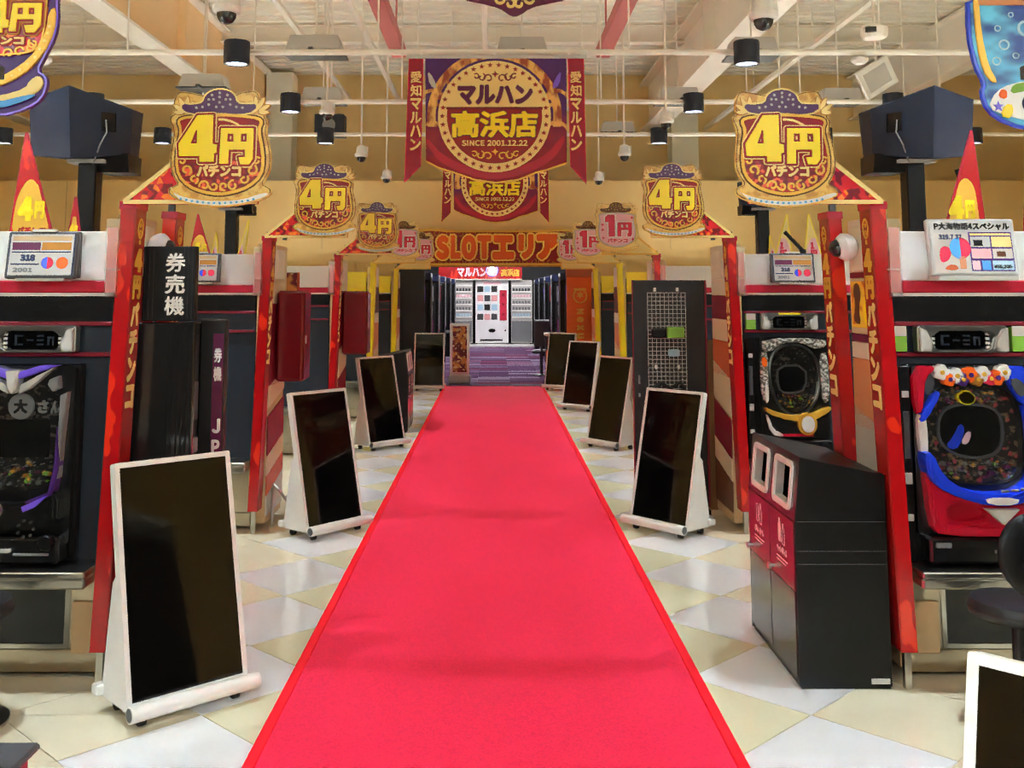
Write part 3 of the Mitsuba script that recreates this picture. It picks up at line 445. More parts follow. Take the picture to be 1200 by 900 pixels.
def island(s, k):
    Y = YS[k]; y0, y1 = Y + .15, Y + .62
    side = SIDE[s]
    yellow = k in (3, 4)
    t = Thing('machine_island', f'{NTH[k]} {side} machine island with {"yellow" if yellow else "white"} parapet above black display strip', 'machine island')
    d0, d1 = 1.80, 4.1
    B = lambda ya, yb, z0, z1, b=.004, a=d0, c=d1: box(X(s, a), X(s, c), ya, yb, z0, z1, b)
    t.part('body', B(y0 + .06, y1, .02, 1.9, 0), 'charcoal')
    t.part('parapet', cat(B(y0 + .02, y0 + .05, 1.755, 1.985), B(y1 - .03, y1, 1.755, 1.985)), 'yellow' if yellow else 'white')
    t.part('light_shelf', B(y0 + .0, y0 + .06, 1.70, 1.755), 'crimson' if not yellow else 'yellow', label='red shelf edge under the parapet' if not yellow else None)
    t.part('white_strip', B(y0 + .012, y0 + .06, 1.684, 1.70, 0), 'white')
    t.part('display_strip', B(y0 + .016, y0 + .06, 1.566, 1.684, 0), 'black_gloss')
    for z in (1.56, 1.42): t.part('trim_strip', B(y0 - .0, y0 + .06, z - .012, z + .008), 'maroon')
    t.part('back_board', B(y0 + .03, y0 + .06, .50, 1.566, 0), 'slate')
    t.part('counter', cat(B(y0 - .20, y0 + .06, .478, .505, .006), B(y0 - .19, y0 + .06, .43, .478, .01)), 'steel')
    t.part('front_panel', B(y0 + .03, y0 + .06, .03, .43, 0), 'steel_mirror')
    t.part('kick_panel', B(y0 + .02, y0 + .04, .02, .12), 'steel_mirror')
    if k == 0:
        xs = 1.96 if s < 0 else 1.98
        t.part('lower_panel', box(X(s, xs), X(s, 2.9), y0 + .016, y0 + .03, .145, .43), 'charcoal')
        fr = cat(box(X(s, xs - .02), X(s, xs), y0 + .008, y0 + .03, .125, .43), box(X(s, xs - .02), X(s, 2.9), y0 + .008, y0 + .03, .125, .145))
        t.part('panel_frame', fr, 'steel')
        t.part('box_panel', box(X(s, 1.81), X(s, xs - .03), y0 + .016, y0 + .03, .10, .325, .003), 'tan')
    t.part('roof', B(y0 + .05, y1 - .03, 1.86, 1.9, 0), 'white')
    if k < 5:
        c = t.part('cove_lamp', box(X(s, 2.86), X(s, 4.04), y0 + .15, y0 + .35, 1.9, 1.922, .004), 'white', label='light strip lying on the roof')
        x0, x1 = sorted((X(s, 2.88), X(s, 4.02)))
        t.part('diffuser', trimesh.Trimesh([(x0, y0 + .16, 1.924), (x1, y0 + .16, 1.924), (x1, y0 + .34, 1.924), (x0, y0 + .34, 1.924)], [[0, 1, 2], [0, 2, 3]], process=False), 'bulb', under=c, emitter={'type': 'area', 'radiance': {'type': 'rgb', 'value': [COVE * .98, COVE, COVE * .96]}})
    return t

# --- hanging shield signs (drawn in units of the board, 1 = .000687 m)
KS = .000687
def sp(pts, k=0):
    q = [((a - 362) * KS, (452 - b) * KS) for a, b in pts]
    return smooth_poly(q, k) if k else Polygon(q).buffer(0)
def sign_board(name, label, M, kind):
    t = Thing(name, label, 'sign', M, 'shield signs over the aisle')
    out = sp([(40, 200), (50, 120), (80, 75), (150, 85), (205, 95), (250, 105), (285, 72), (350, 60), (410, 80), (435, 108), (480, 85), (560, 72), (600, 85), (612, 130), (655, 160), (655, 215), (640, 240), (668, 275), (655, 340), (676, 420), (692, 510), (690, 590), (664, 650), (640, 688), (672, 702), (700, 722), (696, 755), (650, 790), (500, 828), (350, 845), (200, 830), (80, 790), (32, 755), (30, 718), (62, 702), (92, 688), (64, 650), (38, 590), (36, 500), (50, 400), (52, 330), (22, 270), (30, 240), (60, 225)], 1)
    one_yen = kind == '1'
    t.part('board', stepped(out, .02, 0, .004), 'board_gold' if not one_yen else 'pale_gold')
    # leaf sprays at the top corners
    for sx in (1, -1):
        base_x, base_z = -sx * .155, .158
        for a, l in ((150, .085), (118, .092), (88, .088), (60, .07), (178, .07), (35, .055)):
            ang = math.radians(a if sx > 0 else 180 - a); ux, uz = math.cos(ang), math.sin(ang)
            lf = smooth_poly([(base_x, base_z), (base_x + ux * l * .5 - uz * .016, base_z + uz * l * .5 + ux * .016), (base_x + ux * l, base_z + uz * l), (base_x + ux * l * .5 + uz * .016, base_z + uz * l * .5 - ux * .016)], 2)
            u = t.part('leaf', front(lf, .012, -.004), 'dark_gold'); t.part('leaf_face', front(lf.buffer(-.003), -.004, -.007), 'pale_gold', under=u)
    t.part('rim_line', front(out.buffer(-.004).difference(out.buffer(-.0065)), 0, -.003), 'brown')
    crown = union_all([sp([(100, 160), (180, 168), (240, 158), (256, 105), (300, 76), (350, 68), (404, 76), (446, 105), (460, 158), (520, 168), (596, 158), (588, 212), (480, 236), (350, 222), (220, 236), (106, 212)], 1)])
    t.part('crown_rim', front(crown.buffer(.007), 0, -.005), 'pale_gold')
    t.part('crown_band', stepped(crown, 0, -.008, .003), 'crown_purple' if not one_yen else 'brown')
    t.part('crown_jewels', cat(*[front(ell((x - 362) * KS, (452 - z) * KS, 9 * KS, 9 * KS, 8), -.008, -.011) for x, z in ((350, 92), (350, 120), (280, 135), (420, 135), (300, 106), (400, 106), (310, 135), (390, 135), (350, 155), (280, 170), (420, 170), (240, 185), (460, 185), (330, 185), (372, 185), (200, 190), (500, 190))]), 'light_grey' if not one_yen else 'gold')
    sh = sp([(98, 250), (200, 236), (362, 226), (520, 236), (610, 250), (640, 280), (618, 340), (640, 430), (655, 540), (640, 640), (560, 715), (460, 752), (362, 768), (260, 752), (160, 715), (88, 640), (70, 540), (80, 430), (96, 340), (72, 280)], 1)
    t.part('frame_rim', front(sh.buffer(.006), 0, -.004), 'brown' if not one_yen else 'gold')
    t.part('frame', stepped(sh, 0, -.008, .003), 'gold' if not one_yen else 'light_grey')
    inner = sh.buffer(-.014)
    t.part('field', front(inner, -.008, -.011), 'ruby' if not one_yen else 'pink')
    if not one_yen:
        t.part('upper_panel', front(inner.intersection(sbox(-1, (452 - 540) * KS, 1, 1)), -.011, -.012), 'deep_red')
        for x, z, r, f in ((150, 600, 34, 1), (200, 660, 30, 1), (270, 700, 34, -1), (330, 705, 28, 1), (574, 600, 34, -1), (524, 660, 30, -1), (454, 700, 34, 1), (394, 705, 28, -1), (120, 540, 26, -1), (604, 540, 26, 1)):
            t.part('scroll', front(curl((x - 362) * KS, (452 - z) * KS, r * KS, 13 * KS, x, .85, f), -.011, -.016), 'gold')
        t.part('arc', front(Point(0, (452 - 400) * KS - .05).buffer(.145).difference(Point(0, (452 - 400) * KS - .05).buffer(.135)).intersection(sbox(-.01, .03, .2, .3)), -.012, -.016), 'pale_gold')
        four = sp([(215, 243), (318, 240), (318, 430), (346, 435), (346, 487), (328, 494), (328, 547), (236, 547), (236, 510), (104, 510), (98, 430)]).difference(sp([(207, 340), (216, 345), (216, 428), (176, 428)]))
        yen = sp([(370, 328), (582, 328), (580, 530), (556, 564), (500, 564), (488, 518), (528, 516), (528, 468), (424, 468), (422, 560), (364, 560)]).difference(union_all([sp([(414, 364), (452, 364), (452, 416), (412, 416)]), sp([(500, 364), (538, 364), (538, 416), (500, 416)])]))
        num_p, tx = four.union(yen), fit(text('パチンコ', gap=.98, bold=.03), (220 - 362) * KS, (505 - 362) * KS, (452 - 645) * KS, (452 - 568) * KS)
        t.part('numeral_outline', front(num_p.buffer(.0145), -.012, -.018), 'pale_gold'); t.part('numeral_shade', front(num_p.buffer(.0095), -.018, -.020), 'deep_red'); t.part('numeral', stepped(num_p, -.020, -.026, .002), 'yellow')
        t.part('lettering_shade', front(tx.buffer(.007), -.012, -.018), 'deep_red'); t.part('lettering', front(tx, -.018, -.022), 'pale_gold')
    else:
        one_p = sp([(230, 262), (330, 262), (330, 600), (232, 600), (232, 380), (180, 380), (180, 300)])
        yen = sp([(366, 380), (590, 380), (590, 560), (570, 600), (520, 600), (520, 545), (535, 545), (535, 500), (425, 500), (425, 598), (364, 598)]).difference(union_all([sp([(425, 415), (455, 415), (455, 462), (425, 462)]), sp([(500, 415), (532, 415), (532, 462), (500, 462)])]))
        np_ = one_p.union(yen)
        t.part('numeral_outline', front(np_.buffer(.011), -.011, -.016), 'white'); t.part('numeral', front(np_, -.016, -.022), 'rose')
        tx = fit(text('パチンコ', bold=.02), (215 - 362) * KS, (520 - 362) * KS, (452 - 690) * KS, (452 - 628) * KS)
        t.part('lettering', front(tx, -.011, -.015), 'rose')
        t.part('sparkle', cat(*[front(star((x - 362) * KS, (452 - z) * KS, 30 * KS, 4), -.011, -.016) for x, z in ((590, 310), (140, 420), (140, 500), (600, 640), (150, 620))]), 'rose')
    rib = sp([(44, 700), (70, 745), (200, 785), (362, 797), (520, 785), (650, 740), (690, 745), (680, 775), (520, 824), (362, 838), (200, 824), (80, 785)], 1)
    t.part('ribbon', stepped(rib, 0, -.012, .003), 'white' if not one_yen else 'pale_gold')
    rim = rib.difference(rib.buffer(-.004)); t.part('ribbon_rim', front(rim, -.012, -.015), 'gold')
    gem = [front(ell((x - 362) * KS, (452 - (814 - .00046 * (x - 362) ** 2)) * KS, 8 * KS, 7 * KS, 8), -.012, -.015) for x in range(120, 620, 36)]
    t.part('ribbon_gems', cat(*gem), 'skyblue' if not one_yen else 'gold')
    t.part('hanger_plate', box(-.16, .16, .02, .032, -.2, .18), 'dark_grey')
    return t

def gable(s, k):
    Y = YS[k] - .032
    one_yen = k in (3, 4) or (k == 2 and s > 0)
    t = Thing('gable_board', f'{"pale gold" if one_yen else "red jewelled"} triangular gable board between sign and post, {NTH[k]} {SIDE[s]} island', 'board', group='gable boards at the island ends')
    P = Polygon([(X(s, 1.10), 2.095), (X(s, 1.70), 2.095), (X(s, 1.70), 2.115), (X(s, 1.475), 2.30), (X(s, 1.10), 2.30)])
    t.part('face', front(P, Y + .02, Y), 'jewel' if not one_yen else 'pale_gold')
    Pin = P.buffer(-.018)
    t.part('border', front(P.difference(Pin), Y, Y - .006), 'pale_gold' if not one_yen else 'gold')
    t.part('bracket', box(X(s, 1.66), X(s, 1.69), Y + .0195, Y + .08, 2.116, 2.14), 'dark_grey'); t.part('stay', cat(box(X(s, 1.2), X(s, 1.23), Y + .02, Y + .66, 2.2, 2.23), box(X(s, 1.2), X(s, 1.70), Y + .63, Y + .66, 2.2, 2.23), box(X(s, 1.67), X(s, 1.70), Y + .63, Y + .66, 2.112, 2.23)), 'dark_grey')

for k in range(6):
    for s in (-1, 1):
        yel = k in (3, 4)
        make_post(s, YS[k], k, yellow=yel)
        if k in (0, 5): make_post(s, YS[k] + .59, k, far=True, yellow=yel)
        end_panel(s, k); island(s, k); gable(s, k)
        kind = '1' if (k in (3, 4) or (k == 2 and s > 0)) else '4'
        sx = -1.217 if s < 0 else 1.302
        dz = [0, .025, .045, .07, .11, 0][k]
        sign_board('shield_sign', f'{"gold sign reading 4円 in yellow" if kind == "4" else "pale pink sign reading 1円 in red"}, over the {NTH[k]} {SIDE[s]} island end', at(sx, YS[k] - .072, 2.343 + dz), kind)
# ================================================================ upright display screens on castor stands
def screen_proto(t):
    W, H, D = .53, .955, .215            # panel width, slant height, depth of the wedge
    zt = math.sqrt(H * H - D * D)
    ang = math.atan2(D, zt)
    ca, sa = math.cos(ang), math.sin(ang)
    def lean(m):                          # panel built upright at y = 0, leaned back about its foot
        m.apply_transform(trimesh.transformations.rotation_matrix(-ang, [1, 0, 0], [0, 0, 0])); m.apply_translation([0, 0, .062]); return m
    fr = rrect(-W / 2, W / 2, 0, H, .008).difference(sbox(-W / 2 + .022, .03, W / 2 - .022, H - .022))
    t.part('frame', lean(front(fr, .045, 0)), 'white'); t.part('screen', lean(box(-W / 2 + .021, W / 2 - .021, .003, .02, .029, H - .021)), 'screen')
    t.part('back_cover', lean(box(-W / 2 + .004, W / 2 - .004, .02, .05, .004, H - .004, .006)), 'white')
    for sx in (-1, 1):
        P = Polygon([(.0, .07), (.045, .30), (D - .02 + .0, .93), (D + .035, .93), (D + .05, .07)])
        P = Polygon([(.0, .06), (D + .03, .06), (D + .04, .10), (D * .55 + .07, .52), (.03 + D * .55, .56)])
        t.part('side_plate', sidex(P, sx * (W / 2 - .008) - .006, sx * (W / 2 - .008) + .006), 'white')
    t.part('base_plate', box(-W / 2 + .01, W / 2 - .01, .02, D + .05, .05, .068, .004), 'white')
    t.part('rear_bar', box(-W / 2 - .03, W / 2 + .03, D + .02, D + .07, .066, .11, .006), 'white')
    a = t.part('bumper_tube', cat(cyl((-W / 2 - .015, -.05, .072), (W / 2 + .015, -.05, .072), .032, 20)), 'white', smooth=40)
    for sx in (-1, 1):
        t.part('end_cap', cyl((sx * (W / 2 + .0152), -.05, .072), (sx * (W / 2 + .0165), -.05, .072), .026, 20), 'dark_grey', under=a)
        for y in (.0, D + .0):
            c = t.part('castor', cat(box(sx * (W / 2 - .06) - .014, sx * (W / 2 - .06) + .014, y - .014, y + .014, .03, .052)), 'black')
            t.part('wheel', cat(cyl((sx * (W / 2 - .06) - .014, y + .006, .0235), (sx * (W / 2 - .06) + .014, y + .006, .0235), .0235, 14)), 'rubber', under=c)
    return t
SCREENS = [(-1.238, 4.39, 43, 'white-framed black upright screen on castors, nearest on the left beside the carpet'),
           (-1.11, 7.468, 50, 'white-framed black upright screen on castors, second on the left, before the red post'),
           (-1.155, 11.46, 48, 'white-framed black upright screen on castors, third on the left beside a black bin'),
           (-1.125, 18.1, 0, 'white-framed black upright screen facing straight down the aisle at the far left'),
           (1.168, 7.50, -49, 'white-framed black upright screen on castors in front of the black grid board'),
           (1.20, 11.47, -53, 'white-framed black upright screen on castors, just beyond the black grid board'),
           (1.20, 15.1, -40, 'white-framed black upright screen on castors, third of the row on the right'),
           (1.13, 18.2, -28, 'white-framed black upright screen on castors, farthest one on the right near the orange panel'),
           (0.973, 1.787, -46, 'white-framed black upright screen cut off by the bottom right corner')]
s0 = None
for x, y, a, lab in SCREENS:
    M = at(x, y, 0, a)
    if s0 is None: s0 = screen_proto(Thing('display_stand', lab, 'screen', M, 'upright display screens along the carpet'))
    else: s0.copy(M, lab)

# ================================================================ waste bins
def waste_bin(M, label, holes=True, door='bin_maroon'):
    # length (y) .82, depth (x) .43; the front looks to -x
    t = Thing('waste_bin', label, 'bin', M, 'black waste bins')
    prof = Polygon([(0, .012), (.40, .012), (.40, .90), (.03, .975), (0.0, .70)])
    m = remap(extr(prof, .016), [[1, 0, 0, 0], [0, 0, -1, 0], [0, 1, 0, 0], [0, 0, 0, 1]])
    for y in (.016, .82):
        q = m.copy(); q.apply_translation([0, y, 0]); t.part('side_panel', q, 'black')
    for z in (.70, .575, .52):
        t.part('panel_seam', box(.004, .396, -.0015, .001, z, z + .003), 'dark_grey')
    t.part('back_panel', box(.38, .40, .016, .804, .012, .90), 'black')
    t.part('bottom', box(0.012, .38, .016, .804, .012, .03), 'charcoal')
    n = np.array([.03, .275]); L = np.linalg.norm(n)
    # sloping head with two openings, built upright then laid back
    head = sbox(.0, 0, .788, L)
    holes_p = [rrect(.06, .34, .035, L - .035, .03), rrect(.445, .725, .035, L - .035, .03)]
    def place(mesh):
        a = math.atan2(.03, .275)
        mesh.apply_transform(np.array([[math.cos(a), 0, math.sin(a), 0], [0, 1, 0, 0], [-math.sin(a), 0, math.cos(a), 0], [0, 0, 0, 1]]))
        mesh.apply_translation([0, .016, .70]); return mesh
    def facex(p, x0, x1): return sidex(p, x0, x1)
    t.part('head', place(facex(head.difference(union_all(holes_p)), 0, .012)), 'bin_black')
    for h in holes_p:
        r = t.part('opening_rim', place(facex(h.buffer(.004).difference(h.buffer(-.022)), -.010, .03)), 'white_gloss')
        t.part('chute', place(facex(h.buffer(-.018).difference(h.buffer(-.024)), .0, .036)), 'light_grey', under=r)
    t.part('lid', hexa([(.03, .0, .963), (.03, .82, .963), (.40, .0, .888), (.40, .82, .888)], [(.03, .0, .977), (.03, .82, .977), (.402, .0, .902), (.402, .82, .902)]), 'black')
    for i, y in enumerate((.016, .412)):
        d = t.part('door', box(-.004, .010, y + .003, y + .389, .40, .697, .002), door)
        t.part('lower_door', box(-.004, .010, y + .003, y + .389, .04, .40, .002), 'bin_black', under=d)
        t.part('knob', cat(cyl((-.028, y + .33, .43), (-.004, y + .33, .43), .008, 10), cyl((-.034, y + .33, .43), (-.022, y + .33, .43), .016, 14)), 'chrome', under=d, smooth=40)
        yc = y + .19
        bottle = lambda c, z0, z1, r: sbox(c - r, z0, c + r, z1 - .035).union(Polygon([(c - r, z1 - .035), (c + r, z1 - .035), (c + r * .4, z1 - .012), (c - r * .4, z1 - .012)])).union(sbox(c - r * .45, z1 - .014, c + r * .45, z1))
        if i == 0: ic = [(bottle(yc - .03, .565, .67, .022), 1), (bottle(yc + .03, .56, .655, .02), 0)]
        else: ic = [(sbox(yc - .05, .57, yc - .01, .65).union(ell(yc - .03, .65, .02, .007)), 0), (bottle(yc + .03, .565, .665, .021), 0)]
        g = union_all([p if f else p.difference(p.buffer(-.0045)) for p, f in ic])
        word = text('ペットボトル' if i == 0 else 'びん・かん'.replace('・', ' '), bold=.01)
        w = fit(word, yc - .085, yc + .085, .515, .548)
        ln = sbox(yc - .09, .492, yc + .09, .497).union(sbox(yc - .09, .476, yc + .06, .481))
        art = affinity.scale(union_all([g, w, ln]), -1, 1, origin=(yc, 0))
        t.part('label_print', sidex(art, -.0055, -.004), 'pink', under=d)
    t.part('rating_plate', box(.31, .39, -.0025, 0, .022, .045), 'light_grey')
    t.part('skirt', box(.01, .395, .005, .815, 0, .012), 'black')
    return t
waste_bin(at(1.322, 4.625, 0), 'black waste bin with two white-rimmed openings and maroon doors, right of the carpet')
waste_bin(at(-1.05, 13.6, 0, 180), 'black waste bin half hidden behind the third left screen', door='charcoal')

# ================================================================ ticket machine with its board
t = Thing('ticket_machine', 'tall black ticket machine with a board reading 券売機, at the nearest left island', 'ticket machine')
x0, x1, y0, y1 = -1.69, -1.38, 4.78, 5.16
t.part('cabinet', cat(box(x0, x1, y0, y0 + .03, .02, 1.562, .004), box(x0, x1 - .06, y0 + .03, y1, .02, 1.555, .004)), 'black_gloss')
for z in np.linspace(x0 + .19, x1 - .01, 6): t.part('ridge', box(z, z + .006, y0 - .004, y0, .03, 1.55, .001), 'black')
t.part('plinth', box(x0 + .01, x1 - .02, y0 + .02, y1 - .02, 0, .02), 'black')
p = t.part('front_recess', box(x1 - .06, x1 - .045, y0 + .05, y1 - .14, .7, 1.5), 'charcoal')
t.part('keypad', box(x1 - .046, x1 - .03, y0 + .07, y0 + .2, 1.1, 1.28, .004), 'dark_grey', under=p); t.part('note_slot', box(x1 - .046, x1 - .025, y0 + .07, y0 + .2, .95, 1.02, .004), 'grey', under=p)
t.part('coin_tray', box(x1 - .046, x1 + .0, y0 + .08, y0 + .2, .8, .86, .006), 'steel', under=p)
d = t.part('fascia', box(x1 - .06, x1 + .062, y1 - .07, y1, .02, 1.57, .006), 'charcoal')
t.part('notice_strip', box(x1 + .004, x1 + .056, y1 - .073, y1 - .07, .75, 1.5), 'plum', under=d)
for c, z in (('券', 1.36), ('機', 1.27), ('J', 1.02), ('P', .92)): t.part('notice_letter', front(affinity.translate(fit(text(c, bold=.02), -.02, .02, 0, .07), x1 + .03, z), y1 - .073, y1 - .076), 'white', under=d)
b = t.part('board', box(-1.628, -1.384, y0 + .0, y0 + .05, 1.57, 1.915, .003), 'black')
for i, c in enumerate('券売機'):
    t.part('lettering', front(affinity.translate(fit(glyph(c).buffer(.008), -.046, .046, 0, .088), -1.478, 1.796 - i * .1), y0, y0 - .003), 'white', under=b)
for x in np.linspace(-1.62, -1.40, 12)[[0, 1, 2, 9, 10, 11]]: t.part('board_ridge', box(x, x + .004, y0 - .0025, y0, 1.575, 1.91), 'charcoal', under=b)

# ================================================================ pachinko machines (drawn in units of 3.9 mm, origin bottom centre)
KM = .0039
def q(pts, k=0):
    pts = [(a * KM, b * KM) for a, b in pts]
    return smooth_poly(pts, k) if k else Polygon(pts).buffer(0)
def mbox(x0, x1, y0, y1, z0, z1, b=.003): return box(x0 * KM, x1 * KM, y0, y1, z0 * KM, z1 * KM, b)
GLASS_A = [(-56, 150), (-52, 176), (-38, 198), (36, 198), (50, 178), (55, 150), (54, 104), (42, 90), (0, 86), (-28, 92), (-46, 106), (-55, 126)]
def handle(t, x, z, m='black'):
    h = t.part('handle', lathe([(0, 0), (.034, 0), (.04, .012), (.04, .03), (.03, .045), (.0, .05)], 20), m, smooth=40)
    k = f'{t.key}__{h}'; scene[k]['to_world'] = t.M @ T().translate([x * KM, -.10, z * KM]).rotate([1, 0, 0], 90)
def field_pieces(t, seed, base, n, xr, zr):
    rnd = random.Random(seed); ms = {m: [] for m in ('gold', 'dark_gold', 'plum', 'green', 'chrome')}
    for _ in range(n):
        x, z, r = rnd.uniform(*xr), rnd.uniform(*zr), rnd.uniform(1.6, 4.2)
        m = rnd.choice(list(ms)); P = star(x * KM, z * KM, r * KM, rnd.choice((4, 5, 6))) if rnd.random() < .5 else ell(x * KM, z * KM, r * KM, r * KM * .6, 8)
        ms[m].append(front(P, base, base - rnd.uniform(.006, .02)))
    for m, l in ms.items():
        if l: t.part('playfield_ornament', cat(*l), m)
    pins = [front(ell(rnd.uniform(*xr) * KM, rnd.uniform(*zr) * KM, .0022, .0022, 5), base, base - .018) for _ in range(70)]
    t.part('pins', cat(*pins), 'chrome', kind='stuff')
def machine_red_blue(M, label):
    t = Thing('pachinko_machine', label, 'pachinko machine', M, None)
    t.part('cabinet', mbox(-70, 70, -.02, .02, 0, 222), 'black')
    G_ = q(GLASS_A, 2)
    t.part('door', front(rrect(-68 * KM, 68 * KM, 30 * KM, 221 * KM, .02).difference(G_), -.02, -.055), 'black_gloss')
    t.part('playfield', front(G_.buffer(.004), -.0205, -.024), 'playfield')
    scr = q([(-34, 168), (-10, 176), (30, 172), (36, 150), (32, 124), (10, 116), (-20, 120), (-38, 136)], 2)
    s_ = t.part('centre_screen', front(scr, -.024, -.028), 'screen'); t.part('screen_surround', front(scr.buffer(.012).difference(scr), -.024, -.04), 'dark_grey')
    t.part('screen_figure', front(q([(-30, 128), (-20, 140), (-12, 155), (-6, 150), (-10, 135), (-18, 124)], 1), -.028, -.030), 'blue', under=s_); t.part('screen_figure', front(q([(-12, 132), (-4, 146), (2, 144), (-4, 130)], 1), -.028, -.030), 'pink', under=s_)
    field_pieces(t, 3, -.024, 26, (-50, 48), (92, 112)); field_pieces(t, 4, -.024, 12, (-26, 30), (178, 192))
    t.part('crest_ornament', stepped(q([(-18, 186), (-4, 195), (8, 184), (2, 176), (-10, 176)], 1), -.024, -.05, .006), 'yellow')
    t.part('front_glass', front(G_, -.0505, -.0525), 'clear')
    t.part('glass_rim', stepped(G_.buffer(.009).difference(G_), -.05, -.075, .005), 'black')
    t.part('left_pillar', stepped(q([(-70, 221), (-40, 221), (-55, 208), (-58, 188), (-60, 170), (-69, 166)], 1), -.05, -.10, .012), 'red_gloss')
    t.part('left_fin', stepped(q([(-62, 168), (-44, 194), (-40, 189), (-58, 160), (-66, 158)], 1), -.05, -.11, .006), 'blue')
    t.part('left_lamp', stepped(q([(-66, 166), (-57, 166), (-55, 140), (-57, 116), (-63, 116), (-66, 140)], 1), -.05, -.095, .008), 'pearl')
    t.part('left_vent', stepped(q([(-56, 206), (-44, 214), (-42, 196), (-54, 186)], 1), -.05, -.07, .006), 'dark_grey')
    fl = [(-37, 214, 9, 'pearl'), (-28, 206, 8, 'orange'), (-20, 210, 9, 'pearl'), (-13, 206, 8, 'purple'), (-4, 211, 9, 'orange'), (4, 206, 8, 'dark_gold'), (11, 212, 9, 'pearl'), (19, 207, 8, 'rose'), (27, 208, 9, 'orange'), (35, 214, 9, 'pearl')]
    for x, z, r, m in fl:
        b = t.part('flower', stepped(union_all([ell((x + r * .55 * math.cos(a)) * KM, (z + r * .55 * math.sin(a)) * KM, r * .5 * KM, r * .5 * KM, 10) for a in np.arange(5) * 1.2566]), -.05, -.10, .008), m)
        t.part('flower_heart', stepped(ell(x * KM, z * KM, r * .3 * KM, r * .3 * KM, 10), -.10, -.108, .003), 'gold' if m != 'orange' else 'purple', under=b)
    t.part('right_crown', stepped(q([(40, 221), (62, 221), (69, 195), (69, 170), (55, 178), (46, 190), (38, 206)], 1), -.05, -.10, .012), 'blue')
    t.part('right_vent', stepped(q([(38, 206), (50, 208), (60, 194), (50, 184)], 1), -.10, -.108, .004), 'dark_grey')
    r = t.part('right_panel', stepped(q([(55, 176), (69, 172), (69, 70), (62, 66), (57, 90)], 0), -.05, -.09, .008), 'blue')
    for i in range(5): t.part('right_slot', box(58 * KM, 68 * KM, -.094, -.088, (156 - i * 17) * KM, (167 - i * 17) * KM, .003), 'light_grey', under=r)
    mouth = q([(-42, 66), (-20, 69), (2, 62), (6, 52), (-20, 47), (-38, 50)], 2)
    t.part('lower_bowl', stepped(q([(-64, 112), (-58, 92), (-40, 80), (-10, 72), (40, 70), (69, 84), (69, 36), (50, 32), (-48, 32), (-58, 44)], 1).difference(mouth), -.05, -.13, .02), 'red_gloss')
    u = q([(-67, 124), (-62, 96), (-44, 82), (-12, 70), (20, 66), (44, 70), (66, 84), (70, 100), (58, 102), (48, 88), (30, 80), (0, 79), (-26, 86), (-46, 100), (-57, 126)], 1)
    t.part('ball_tray', stepped(u, -.05, -.165, .02), 'blue')
    t.part('tray_lip', stepped(q([(-4, 77), (36, 77), (32, 69), (2, 69)], 1), -.16, -.172, .004), 'pearl')
    t.part('bowl_floor', front(mouth.buffer(.012), -.05, -.056), 'red_gloss')
    t.part('lower_lip', stepped(q([(-46, 48), (-30, 46), (20, 42), (50, 44), (52, 38), (0, 33), (-44, 36)], 1), -.12, -.155, .01), 'red_gloss')
    t.part('tray_shield', stepped(q([(-2, 64), (36, 64), (18, 47)], 0), -.13, -.168, .006), 'light_grey')
    t.part('switches', cat(*[mbox(x, x + 9, -.165, -.155, 82 + i * 1.2, 85 + i * 1.2) for i, x in enumerate((16, 27, 38))]), 'chrome')
    t.part('lower_tray', mbox(-62, 68, -.12, -.02, 2, 31, .012), 'black_gloss'); t.part('tray_slot', mbox(10, 66, -.124, -.118, 14, 18), 'grey'); t.part('tray_catch', mbox(-56, -38, -.13, -.118, 20, 26, .004), 'grey')
    handle(t, 52, 24)
    return t
